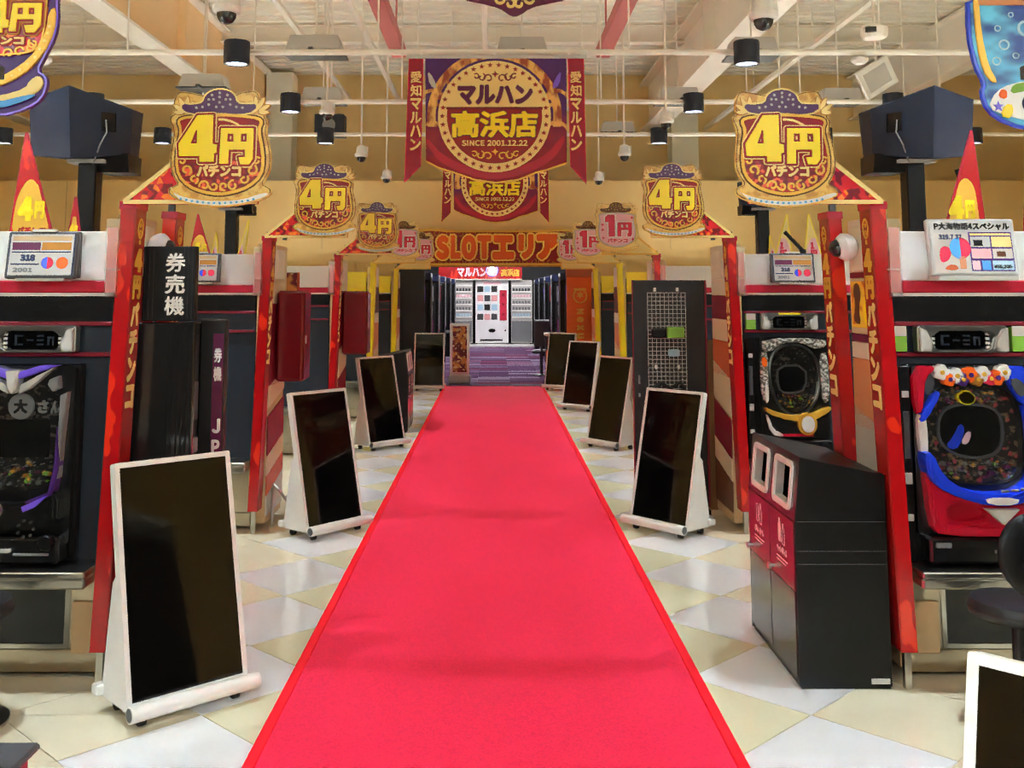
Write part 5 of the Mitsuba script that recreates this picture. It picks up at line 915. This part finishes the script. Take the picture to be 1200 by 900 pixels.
# ================================================================ hanging banner, its twin, the area sign
KB = .002122
def bp(pts, k=0):
    p_ = [((a - 418) * KB, (85 - b) * KB) for a, b in pts]
    return smooth_poly(p_, k) if k else Polygon(p_).buffer(0)
def banner(M, label, twin=False):
    t = Thing('store_banner', label, 'banner', M, 'round emblem banners over the aisle')
    base = bp([(105, 85), (737, 85), (735, 570), (690, 585), (650, 600), (600, 612), (520, 645), (420, 658), (330, 645), (235, 612), (170, 592), (112, 562)])
    t.part('cloth', front(base, .004, 0), 'banner_print')
    c = ((415 - 418) * KB, (85 - 356) * KB)
    R = lambda r, n=64: ell(c[0], c[1], r * KB, r * KB, n)
    swirl = union_all([curl(c[0] + s * 262 * KB, c[1] + dz * KB, 70 * KB, 16 * KB, a, .45, s) for s in (-1, 1) for dz, a in ((60, .5), (-10, 1.2), (-80, .2), (120, 2.2))]).union(R(300).difference(R(262)).intersection(sbox(-2, c[1] - .1, 2, 1)))
    t.part('light_burst', front(swirl.intersection(base), 0, -.0015), 'burst')
    for s in (-1, 1): t.part('feather', front(smooth_poly([(c[0] + s * 300 * KB, c[1] + 210 * KB), (c[0] + s * 270 * KB, c[1] + 170 * KB), (c[0] + s * 255 * KB, c[1] + 120 * KB), (c[0] + s * 290 * KB, c[1] + 140 * KB)], 1).intersection(base), 0, -.003), 'light_grey' if s < 0 else 'violet')
    t.part('ribbon_swoosh', front(smooth_poly([(c[0] - 300 * KB, c[1] - 90 * KB), (c[0] - 220 * KB, c[1] - 190 * KB), (c[0], c[1] - 262 * KB), (c[0] + 220 * KB, c[1] - 190 * KB), (c[0] + 310 * KB, c[1] - 70 * KB), (c[0] + 310 * KB, c[1] - 130 * KB), (c[0] + 230 * KB, c[1] - 225 * KB), (c[0], c[1] - 298 * KB), (c[0] - 230 * KB, c[1] - 225 * KB), (c[0] - 300 * KB, c[1] - 130 * KB)], 2).intersection(base), 0, -.003), 'crimson')
    t.part('ring', front(R(251).difference(R(212)), -.0015, -.004), 'pale_gold')
    for a in np.arange(38) * 2 * math.pi / 38: t.part('ring_star', front(star(c[0] + 232 * KB * math.cos(a), c[1] + 232 * KB * math.sin(a), 13 * KB), -.004, -.006), 'deep_red')
    disc_ = R(212)
    t.part('upper_field', front(disc_.intersection(sbox(-2, (85 - 318) * KB, 2, 2)), -.0015, -.003), 'pale_gold'); t.part('lower_field', front(disc_.intersection(sbox(-2, -3, 2, (85 - 318) * KB)), -.0015, -.003), 'deep_red')
    t.part('divider', front(sbox((200 - 418) * KB, (85 - 326) * KB, (630 - 418) * KB, (85 - 314) * KB), -.003, -.005), 'maroon')
    def W(s, a, b, z0, z1, m, nm, bold=.03):
        p_ = fit(text(s, gap=.97, bold=bold), (a - 418) * KB, (b - 418) * KB, (85 - z1) * KB, (85 - z0) * KB)
        return p_, t.part(nm, front(p_, -.005, -.008), m)
    W('マルハン', 250, 586, 213, 305, 'plum', 'lettering', .035)
    p_ = fit(text('高浜店', gap=.99, bold=.022), (222 - 418) * KB, (608 - 418) * KB, (85 - 452) * KB, (85 - 332) * KB)
    t.part('lettering_shade', front(p_.buffer(.008), -.003, -.006), 'plum'); t.part('lettering', front(p_, -.006, -.010), 'yellow')
    W('SINCE 2001.12.22', 270, 562, 463, 490, 'pale_gold', 'small_lettering', .012)
    orn = union_all([curl(s * x * KB, (85 - z) * KB, r * KB, 6 * KB, a, .8, s) for s in (-1, 1) for x, z, r, a in ((30, 185, 20, 0), (60, 180, 18, 2), (84, 176, 14, 1))] + [star(0, (85 - 165) * KB, 16 * KB, 4)])
    t.part('crown_scroll', front(affinity.translate(orn, 0, 0), -.003, -.005), 'maroon')
    t.part('lower_scroll', front(affinity.scale(affinity.translate(orn, 0, -350 * KB), 1.1, 1), -.003, -.005), 'gold')
    t.part('gold_fringe', front(base.difference(affinity.translate(base, 0, .018)).difference(sbox(-2, -.6, 2, 1)), 0, -.004), 'gold')
    for a, b, pts in ((32, 98, [(32, 85), (98, 85), (90, 580), (16, 656)]), (742, 815, [(742, 85), (815, 85), (822, 662), (750, 580)])):
        st = bp(pts); s_ = t.part('side_streamer', front(st, .004, 0), 'streamer'); t.part('streamer_edge', front(st.difference(st.buffer(-.008)), 0, -.002), 'rose' if not twin else 'gold', under=s_)
        x = (a + b) / 2
        for i, ch in enumerate('愛知マルハン'):
            t.part('lettering', front(fit(glyph(ch).buffer(.01), (x - 25 - 418) * KB, (x + 25 - 418) * KB, (85 - 205 - i * 61) * KB, (85 - 152 - i * 61) * KB), 0, -.004), 'pale_gold', under=s_)
    t.part('top_batten', box(-.84, .87, -.006, .012, -.02, .016, .004), 'light_grey')
    for x in (-.7, 0, .7): t.part('tie', box(x - .004 if twin else x - .01, x + .004 if twin else x + .01, -.004, .004, .0, 2.2 if twin else .04), 'white')
banner(at(.018, 9.54, 3.93), 'large purple and red store banner reading マルハン 高浜店 hung under the nearest visible pipe')
banner(at(.03, 16.1, 4.0), 'second store banner of the same print, mostly hidden below the first', True)

t = Thing('area_sign', 'long red sign reading SLOTエリア in orange over the opening at the far end', 'sign', at(.045, 19.0, 0))
bd = Polygon([(-1.52, 2.20), (1.50, 2.20), (1.50, 2.86), (1.2, 2.88), (.9, 2.86), (-.9, 2.86), (-1.2, 2.89), (-1.52, 2.86)])
t.part('board', front(bd, .08, 0), 'deep_red'); t.part('border', front(bd.difference(bd.buffer(-.045)), 0, -.012), 'gold')
t.part('scroll_row', cat(*[front(curl(x, z, .06, .018, x * 3, .8, 1 if i % 2 else -1), 0, -.01) for i, x in enumerate(np.arange(-1.4, 1.45, .15)) for z in (2.27, 2.80)]), 'dark_gold')
w1 = fit(text('SLOT', gap=.92, bold=.05), -1.08, -.10, 2.30, 2.76); w2 = fit(text('エリア', gap=.96, bold=.05), -.06, 1.18, 2.29, 2.78)
for i, (ch, a, b) in enumerate((('S', -1.10, -.86), ('L', -.83, -.65), ('O', -.63, -.36), ('T', -.34, -.08), ('エ', -.06, .34), ('リ', .42, .70), ('ア', .76, 1.20))):
    g = fit(glyph(ch).buffer(.05), a, b, 2.31 + .01 * (i % 2), 2.76 + .02 * (i > 4))
    o = t.part('letter_outline', front(g.buffer(.032), -.0, -.03), 'sign_yellow'); t.part('letter', stepped(g, -.03, -.05, .008), 'orange', under=o)
t.part('shelf', box(-1.56, 1.54, -.03, .085, 2.175, 2.20, .004), 'dark_gold')

# hanging cut-outs at the top of the picture
t = Thing('hanging_sign', 'large purple sign with a gold ring and yellow 円 at the top left corner', 'sign', at(-1.735, 3.55, 2.585))
K3 = .0030 / 5.62
def s3(pts, k=0):
    p_ = [((a - 50) * K3, (330 - b) * K3) for a, b in pts]
    return smooth_poly(p_, k) if k else Polygon(p_).buffer(0)
out = s3([(-330, -330), (395, -330), (400, 60), (410, 180), (395, 300), (330, 440), (290, 530), (345, 560), (360, 620), (330, 720), (230, 790), (50, 840), (-130, 790), (-280, 700), (-330, 500)], 1)
t.part('board', stepped(out, .02, 0, .004), 'purple'); t.part('edge', front(out.difference(out.buffer(-.006)), 0, -.004), 'violet')
band = lambda o, i: o.difference(i)
ring = s3([(400, 100), (395, 270), (330, 420), (220, 550), (50, 640), (-150, 690), (-330, 700), (-330, 660), (-150, 640), (30, 590), (180, 500), (280, 400), (340, 270), (352, 130)], 1)
t.part('gold_band', stepped(ring, 0, -.014, .003), 'gold')
for tt in np.linspace(.08, .95, 15):
    a_ = np.array([(375, 180), (355, 300), (280, 450), (150, 560), (0, 625), (-200, 668), (-320, 680)], float); i_ = tt * 6; j_ = int(i_); pt = a_[j_] + (a_[min(j_ + 1, 6)] - a_[j_]) * (i_ - j_)
    t.part('band_bead', front(ell((pt[0] - 50) * K3, (330 - pt[1]) * K3, 11 * K3, 11 * K3, 8), -.014, -.018), 'pale_gold')
rib = s3([(240, 600), (300, 560), (338, 600), (320, 660), (220, 720), (60, 780), (-330, 830), (-330, 740), (60, 700), (220, 650)], 1)
t.part('ribbon', stepped(rib, 0, -.010, .003), 'pale_gold'); t.part('ribbon_inlay', front(s3([(310, 690), (220, 738), (60, 788), (-330, 812), (-330, 762), (60, 742), (220, 700)], 1), -.010, -.014), 'skyblue')
fld = s3([(-330, -330), (360, -330), (340, 60), (330, 300), (290, 400), (150, 430), (-330, 440)], 1)
t.part('field', front(fld, 0, -.008), 'jewel'); t.part('field_rim', front(fld.difference(fld.buffer(-.006)), -.008, -.012), 'gold')
yen = s3([(120, 80), (312, 80), (310, 230), (270, 280), (215, 280), (200, 230), (262, 228), (262, 190), (150, 190), (146, 270), (100, 270)]).difference(union_all([s3([(152, 112), (188, 112), (188, 156), (152, 156)]), s3([(226, 112), (264, 112), (264, 156), (226, 156)])]))
four = s3([(-110, -20), (76, -40), (76, 190), (96, 195), (96, 245), (58, 250), (58, 280), (-20, 280), (-20, 240), (-140, 240), (-140, 190)])
for p_, nm in ((yen, 'numeral'), (four, 'numeral')):
    t.part('numeral_outline', front(p_.buffer(.011), -.008, -.014), 'dark_gold'); t.part('numeral_shade', front(p_.buffer(.007), -.014, -.016), 'deep_red'); t.part(nm, stepped(p_, -.016, -.022, .002), 'yellow')
tx = fit(text('パチンコ', bold=.03), (-130 - 50) * K3, (200 - 50) * K3, (330 - 360) * K3, (330 - 300) * K3)
t.part('lettering_shade', front(tx.buffer(.006), -.008, -.012), 'deep_red'); t.part('lettering', front(tx, -.012, -.016), 'pale_gold')
for x, z, f in ((10, 410, 1), (100, 415, -1), (170, 405, 1), (260, 350, 1), (240, 380, -1), (-60, 410, -1)): t.part('scroll', front(curl((x - 50) * K3, (330 - z) * K3, 34 * K3, 12 * K3, x, .85, f), -.008, -.014), 'gold')
for x in (-.12, .12): t.part('wire', cyl((x, .01, .32), (x, .01, 3.6), .003, 5), 'grey')

t = Thing('hanging_sign', 'blue ocean cut-out sign with a gold band at the top right corner', 'sign', at(1.71, 3.6, 2.283))
o = smooth_poly([(.0, .50), (.40, .50), (.44, .2), (.42, .02), (.25, -.02), (.12, .01), (.05, .06), (.03, .13), (.045, .16), (.015, .22), (-.005, .34)], 1)
t.part('board', stepped(o, .02, 0, .004), 'blue'); t.part('sea_print', front(o.buffer(-.010), 0, -.004), 'ocean')
t.part('gold_band', stepped(smooth_poly([(.016, .50), (.036, .50), (.04, .34), (.06, .22), (.09, .165), (.07, .16), (.04, .20), (.02, .30)], 1), -.004, -.012, .003), 'gold')
t.part('sand_panel', front(smooth_poly([(.03, .445), (.4, .445), (.4, .50), (.03, .50)], 0), -.004, -.012), 'peach')
t.part('white_wave', front(smooth_poly([(.05, .07), (.08, .13), (.14, .16), (.24, .175), (.38, .16), (.4, .04), (.25, .01), (.12, .04)], 1), -.004, -.010), 'pearl')
t.part('coral', stepped(smooth_poly([(.085, .11), (.10, .14), (.12, .13), (.115, .10)], 1), -.010, -.016, .003), 'orange'); t.part('seaweed', stepped(smooth_poly([(.13, .12), (.14, .155), (.20, .165), (.24, .15), (.18, .13)], 1), -.010, -.016, .003), 'green')
t.part('shell', stepped(smooth_poly([(.09, .04), (.11, .085), (.14, .08), (.13, .03)], 1), -.010, -.016, .003), 'yellow'); t.part('pebble', stepped(ell(.23, .085, .06, .045), -.010, -.018, .006), 'navy'); t.part('starfish', stepped(star(.085, .075, .02), -.010, -.016, .003), 'violet')
for x, z, r in ((.09, .24, .016), (.12, .30, .02), (.10, .36, .012), (.16, .26, .012), (.20, .36, .03), (.15, .41, .01)): t.part('bubble', front(ell(x, z, r, r, 12).difference(ell(x, z, r * .7, r * .7, 12)), -.004, -.008), 'pale_blue')
for x in (.08, .34): t.part('wire', cyl((x, .01, .46), (x, .01, 3.9), .003, 5), 'grey')

t = Thing('hanging_ornament', 'purple and gold scrolled tip of a hanging sign at the top middle', 'sign', at(.14, 6.5, 0))
o = smooth_poly([(-.40, 3.66), (-.34, 3.60), (-.22, 3.575), (-.10, 3.545), (-.04, 3.50), (.0, 3.485), (.04, 3.50), (.10, 3.545), (.22, 3.575), (.34, 3.60), (.44, 3.66), (.44, 4.1), (-.40, 4.1)], 1)
t.part('board', stepped(o, .02, 0, .004), 'plum')
for s in (-1, 1):
    for x, z, r, a in ((.03, 3.57, .035, 1), (.10, 3.60, .04, 2), (.20, 3.63, .045, 0), (.30, 3.65, .04, 1)): t.part('scroll', front(curl(s * x, z, r, .018, a, .85, s), 0, -.01), 'pale_gold')
t.part('wire', cyl((-.37, .01, 4.05), (-.37, .01, 6.2), .003, 5), 'grey'); t.part('wire', cyl((.3, .01, 4.05), (.3, .01, 6.2), .003, 5), 'grey')

# ================================================================ ceiling fittings
def ceiling_camera(M, label, drop, k=1.0):
    t = Thing('ceiling_camera', label, 'camera', M, 'white dome cameras hung from the ceiling')
    t.part('rod', cyl((0, 0, .10), (0, 0, drop), .012, 8), 'steel_paint'); t.part('body', lathe([(0, .11), (.045, .11), (.06, .09), (.065, .02), (.085, .01), (.085, -.02), (.07, -.035), (0, -.035)], 24), 'white', smooth=35)
    t.part('dome', lathe([(.058, -.034), (.055, -.06), (.04, -.085), (.02, -.096), (0, -.098)], 20), 'black_gloss', smooth=True); t.part('arm_box', box(.05, .085, -.02, .02, .01, .10, .004), 'white')
for x, y, z, lab in ((-1.60, 6.0, 3.40, 'white dome camera at the top left, nearest of all'), (1.62, 6.0, 3.36, 'white dome camera at the top right beside the drum lamp, nearest on that side'), (-1.81, 11.0, 3.66, 'white dome camera between two drum lamps on the left'), (1.88, 11.0, 3.56, 'white dome camera left of the second drum lamp on the right'),
                     (-1.69, 13.0, 3.46, 'small white dome camera on a long rod, left of the banner'), (1.68, 13.0, 3.47, 'small white dome camera on a long rod, right of the banner'), (-1.68, 16.0, 3.51, 'smallest white dome camera, left of the banner against the tan wall'), (1.66, 16.0, 3.48, 'smallest white dome camera, right of the banner against the tan wall'), (-3.0, 6.5, 3.25, 'white dome camera partly hidden behind the purple corner sign')):
    ceiling_camera(at(x, y, z), lab, 6.2 - z)
def projector(M, label, drop):
    t = Thing('wireless_unit', label, 'ceiling unit', M); t.part('drum', lathe([(0, -.06), (.10, -.06), (.12, -.03), (.12, .03), (.09, .06), (0, .06)], 24), 'steel_paint', smooth=35); t.part('window', box(-.11, -.02, -.121, -.08, -.03, .02, .004), 'black_gloss'); t.part('rod', cyl((0, 0, .05), (0, 0, drop), .012, 8), 'steel_paint')
projector(at(3.42, 9.0, 4.03), 'pale drum-shaped unit with a dark window, hung at the upper right', 2.18); projector(at(3.55, 12.5, 3.42), 'pale drum-shaped unit hung low beside the right gold sign', 2.78)
for x, y, z, w, lab in ((-3.45, 11.9, 4.22, .55, 'grey box unit on the second pipe, left of the nearest gold sign'), (-1.75, 9.75, 4.14, .55, 'grey box unit on the nearest pipe right of the left drum lamp'), (.28, 9.75, 4.12, .5, 'grey box unit on the nearest pipe above the banner'), (2.55, 9.75, 4.12, .46, 'grey box unit on the nearest pipe behind the right drum lamp'), (-2.1, 12.3, 4.14, .5, 'grey box unit on the second pipe left of the camera rod'), (2.28, 12.3, 4.14, .5, 'grey box unit on the second pipe above the right drum lamp'), (1.85, 14.95, 4.16, .5, 'grey box unit on the third pipe above the right drum lamp'), (4.3, 12.4, 4.15, .5, 'grey box unit on the second pipe above the right loudspeaker')):
    t = Thing('pipe_box', lab, 'ceiling unit', group='grey box units on the pipes'); t.part('case', hexa([(x - w / 2, y, z - .1), (x + w / 2, y, z - .1), (x - w / 2, y + .35, z - .1), (x + w / 2, y + .35, z - .1)], [(x - w * .42, y + .02, z + .06), (x + w * .42, y + .02, z + .06), (x - w * .42, y + .33, z + .06), (x + w * .42, y + .33, z + .06)]), 'light_grey'); t.part('underside_rim', box(x - w / 2 - .02, x + w / 2 + .02, y - .02, y + .37, z - .12, z - .1), 'dark_grey'); t.part('bracket', box(x - .02, x + .02, y - .16, y + .1, z - .125, z - .1), 'dark_grey')
    t.part('rod', cyl((x, y + .17, z + .05), (x, y + .17, 6.2), .008, 6), 'steel_paint')
t = Thing('flood_panel', 'tilted square white panel fitting at the upper right', 'ceiling unit', T().translate([4.05, 10.6, 3.95]).rotate([0, 1, 0], -32).rotate([1, 0, 0], 20)); t.part('frame', front(sbox(-.19, -.16, .19, .16).difference(sbox(-.14, -.11, .14, .11)), .05, 0), 'white'); t.part('grille', box(-.14, .14, .012, .045, -.11, .11), 'light_grey'); k_ = t.part('arm', cyl((4.05, 10.64, 4.0), (4.05, 10.64, 6.2), .011, 8), 'steel_paint'); scene[f'{t.key}__{k_}']['to_world'] = T()
for x, y, z, s, lab in ((-2.45, 15.1, 4.02, 1, 'small black box loudspeaker under the third pipe on the left'), (6.75, 15.1, 4.05, -1, 'small black box loudspeaker under the third pipe on the far right')):
    t = Thing('box_loudspeaker', lab, 'loudspeaker'); t.part('case', box(x - .22, x + .22, y, y + .3, z + .0, z + .34, .01), 'lamp_shell'); t.part('horn', lathe([(0, 0), (.08, 0), (.10, .02), (0, .02)], 16), 'grey'); scene[f'{t.key}__horn']['to_world'] = T().translate([x, y, z + .17]).rotate([1, 0, 0], 90); t.part('bracket', box(x - .012, x + .012, y + .14, y + .165, z + .3, 6.2), 'steel_paint')
for x, y, lab in ((-4.3, 9.6, 'small white detector disc on the nearest pipe at the left'), (-3.0, 12.16, 'small white detector disc on the second pipe left of the lamp'), (3.5, 9.6, 'small white detector disc on the nearest pipe at the right'), (.95, 12.16, 'small white detector disc on the second pipe right of the banner')):
    t = Thing('detector', lab, 'detector', at(x, y - .0, 3.90)); t.part('disc', lathe([(0, -.03), (.05, -.03), (.08, 0), (.08, .03), (0, .03)], 20), 'white', smooth=35); t.part('stem', cyl((0, 0, .03), (0, 0, .08), .012, 8), 'white')

# ================================================================ far end
t = Thing('black_standing_board', 'tall plain black panel at the far left behind a white-framed screen', 'panel'); t.part('slab', box(-1.79, -1.25, 18.74, 18.84, .01, 2.17, .006), 'charcoal'); t.part('foot', box(-1.7, -1.35, 18.66, 18.92, 0, .02), 'black')
t = Thing('orange_standing_board', 'tall orange panel with a gold crest and vertical lettering at the far right', 'panel'); t.part('slab', box(1.33, 1.80, 18.62, 18.74, .01, 1.98, .006), 'orange'); t.part('head_band', box(1.32, 1.81, 18.60, 18.76, 1.98, 2.19, .006), 'terracotta'); t.part('dark_edge', box(1.80, 1.88, 18.61, 18.74, .01, 2.1), 'deep_red')
cr = union_all([ell(1.57, 1.64, .13, .13).difference(ell(1.57, 1.64, .105, .105)), star(1.57, 1.66, .08, 6), sbox(1.46, 1.74, 1.68, 1.78)])
t.part('crest', front(cr, 18.62, 18.60), 'gold')
for i, ch in enumerate('Nexus'): t.part('lettering', front(affinity.rotate(fit(glyph(ch).buffer(.03), 1.52, 1.62, 1.30 - i * .145, 1.43 - i * .145), -90), 18.62, 18.605), 'gold')
t = Thing('orange_counter', 'small orange counter with a pale top just beyond the farthest right screen', 'counter'); t.part('body', box(1.02, 1.34, 19.6, 20.1, .0, .62, .01), 'orange'); t.part('band', box(1.0, 1.36, 19.58, 20.12, .62, .88, .006), 'charcoal'); t.part('top', box(.98, 1.38, 19.55, 20.15, .88, .93, .01), 'cream'); t.part('fold', box(1.14, 1.16, 19.59, 19.6, .02, .6), 'terracotta')
t = Thing('poster_stand', 'narrow framed poster stand at the edge of the purple carpet', 'poster stand'); t.part('frame', front(sbox(-.82, .16, -.45, 1.12).difference(sbox(-.77, .21, -.50, 1.07)), 19.66, 19.6), 'steel'); t.part('print', box(-.775, -.495, 19.615, 19.65, .205, 1.075), 'mix_print'); t.part('base', box(-.84, -.43, 19.5, 19.78, .0, .16, .02), 'light_grey')

def vending(x0, x1, label, kind):
    t = Thing('vending_machine', label, 'vending machine', None, 'vending machines at the far end'); y = 33.0; w = x1 - x0
    body = 'white_gloss' if kind == 'white' else 'light_grey'
    t.part('cabinet', box(x0 + .015, x1 - .015, y, y + .75, .10, 2.10, .02), body); t.part('frame', cat(box(x0, x0 + .03, y - .012, y + .4, .08, 2.12), box(x1 - .03, x1, y - .012, y + .4, .08, 2.12)), 'black')
    if kind == 'white':
        st = t.part('red_stripe', box(x0 + w * .72, x0 + w * .92, y - .014, y, .82, 1.78, .004), 'rose'); t.part('stripe_mark', cat(*[box(x0 + w * .79, x0 + w * .85, y - .018, y - .014, z, z + .07) for z in (1.6, 1.3, .98)]), 'deep_red', under=st)
        for r, z in enumerate((1.72, 1.43, 1.14, .84)):
            for c in range(3): t.part('product_tile', box(x0 + w * (.08 + c * .2), x0 + w * (.25 + c * .2), y - .01, y + .01, z, z + .19, .004), ('charcoal', 'acrylic_pink', 'pale_blue', 'dark_grey')[(r + c * 2) % 4])
        t.part('coin_slot', front(ell(x0 + w * .5, .50, .11, .06), y, y - .012), 'black'); t.part('lock', front(ell(x0 + w * .88, .50, .03, .03), y, y - .012), 'black'); t.part('delivery_flap', box(x0 + w * .16, x0 + w * .8, y - .014, y, .17, .23, .004), 'charcoal')
        t.part('header', box(x0 + w * .25, x0 + w * .75, y - .01, y, 1.96, 2.04, .003), 'pink')
    else:
        for z in np.arange(.9, 2.0, .2): t.part('shelf', cat(box(x0 + .06, x1 - .06, y - .03, y + .1, z, z + .05)), 'white'); t.part('product_row', cat(*[box(x0 + .08 + i * (w - .16) / 6, x0 + .08 + (i + .7) * (w - .16) / 6, y - .02, y + .03, z + .055, z + .14) for i in range(6)]), ('grey', 'pink', 'dark_grey', 'light_grey', 'pale_blue', 'grey')[int(z * 5) % 6])
        t.part('lower_door', box(x0 + .05, x1 - .05, y - .012, y, .14, .8, .006), 'grey')
    for x in (x0 + .05, x1 - .1): t.part('foot', box(x, x + .05, y + .05, y + .6, 0.067, .11), 'black')
vending(-1.36, -.62, 'grey vending machine with white shelves, left of the white one at the far end', 'grey'); vending(-.60, .52, 'white vending machine with a red stripe in the middle of the far end', 'white'); vending(.54, 1.28, 'grey vending machine with white shelves, right of the white one at the far end', 'grey')
one('plinth', box(-1.4, 1.32, 32.7, 33.9, 0, .066, .006), 'white', 'low white plinth under the vending machines', 'plinth')
t = Thing('red_banner', 'red banner with pale lettering above the vending machines', 'banner'); t.part('cloth', box(-1.75, .92, 32.9, 32.92, 2.12, 2.62), 'foil'); t.part('lettering', front(fit(text('マルハン', bold=.04), -1.15, -.2, 2.2, 2.5), 32.9, 32.89), 'pink'); t.part('gold_lettering', front(fit(text('高浜店', bold=.04), .25, .85, 2.22, 2.46), 32.9, 32.89), 'gold'); t.part('lower_edge', box(-1.75, .92, 32.88, 32.92, 2.10, 2.14), 'cream'); t.part('bracket', cat(box(-1.7, -1.66, 32.92, 34.99, 2.5, 2.54), box(.84, .88, 32.92, 34.99, 2.5, 2.54)), 'dark_grey')
globe = trimesh.creation.icosphere(2, .11); globe.apply_translation([-.03, 30, 2.35])
t = Thing('globe_lamp', 'glowing white globe lamp in a violet ring before the vending machines', 'lamp'); t.part('globe', globe, 'bulb', smooth=True, emitter={'type': 'area', 'radiance': {'type': 'rgb', 'value': [4, 3.9, 4]}}); t.part('ring', tube([(-.03 + .17 * math.cos(a), 30, 2.35 + .17 * math.sin(a)) for a in np.arange(16) * math.pi / 8], .02, 6, True), 'violet'); t.part('rod', cyl((-.03, 30, 2.5), (-.03, 30, 3.3), .01, 6), 'grey')
for i, y in enumerate((21.5, 25.0, 28.5, 31.5)):
    for x in (-1.2, 1.2):
        q_ = trimesh.Trimesh([(x - .6, y - .3, 3.28), (x + .6, y - .3, 3.28), (x + .6, y + .3, 3.28), (x - .6, y + .3, 3.28)], [[0, 2, 1], [0, 3, 2]], process=False)
        one('ceiling_panel_light', q_, 'bulb', 'square white light panel in the ceiling of the slot area, above the picture', 'light panel', group='light panels of the slot area', emitter={'type': 'area', 'radiance': {'type': 'rgb', 'value': [SLOT_LIGHT, SLOT_LIGHT * .97, SLOT_LIGHT * .98]}})
def slot_end(s, y, i):
    t = Thing('slot_bank', f'dark slot machine bank with {("violet", "crimson", "purple", "grey", "plum")[i]} end strip, {NTH[i]} on the {SIDE[s]}', 'slot machine bank')
    a, b = X(s, 1.30 - .03 * i), X(s, 3.2)
    t.part('body', box(a, b, y, y + .55, 0, 1.95, .01), 'black'); t.part('end_strip', box(a - s * .015, a, y + .06, y + .40, .85, 1.85, .004), ('violet', 'crimson', 'purple', 'grey', 'plum')[i]); t.part('counter', box(a - s * .03, b, y - .22, y, .62, .70, .006), 'grey')
    t.part('edge_tube', tube([(a - s * .02, y - .01, .9), (a - s * .02, y - .01, 2.0), (a, y + .3, 2.08)], .018, 8), 'grey', smooth=40); t.part('top_lamp', box(a, b, y + .02, y + .5, 1.95, 2.1, .01), 'navy')
    for j in range(3):
        x = a + s * (.28 + j * .5); m = t.part('machine', box(x - .22, x + .22, y - .06, y, .75, 1.9, .01), 'charcoal'); t.part('reel_window', box(x - .16, x + .16, y - .066, y - .058, 1.2, 1.42, .004), 'steel', under=m); t.part('lower_glass', box(x - .18, x + .18, y - .066, y - .058, .82, 1.1, .004), ('plum', 'purple', 'navy')[j], under=m); t.part('lamp_panel', box(x - .18, x + .18, y - .075, y - .058, 1.5, 1.85, .006), ('violet', 'grey', 'crimson')[(i + j) % 3], under=m)
for i, y in enumerate((20.6, 23.0, 25.4, 27.8, 30.2)):
    for s in (-1, 1): slot_end(s, y, i)
one('slot_chair_post', cat(cyl((1.0, 21.5, 0), (1.0, 21.5, .45), .03, 10), lathe([(0, 0), (.2, 0), (.2, .02), (0, .03)], 16).apply_translation([1.0, 21.5, 0]), lathe([(0, .45), (.19, .45), (.2, .5), (.15, .53), (0, .53)], 20).apply_translation([1.0, 21.5, 0]), box(.83, 1.17, 21.2, 21.26, .6, 1.15, .03), box(.98, 1.02, 21.22, 21.5, .5, .62)), 'dark_grey', 'grey chair before the slot machines on the right', 'chair')
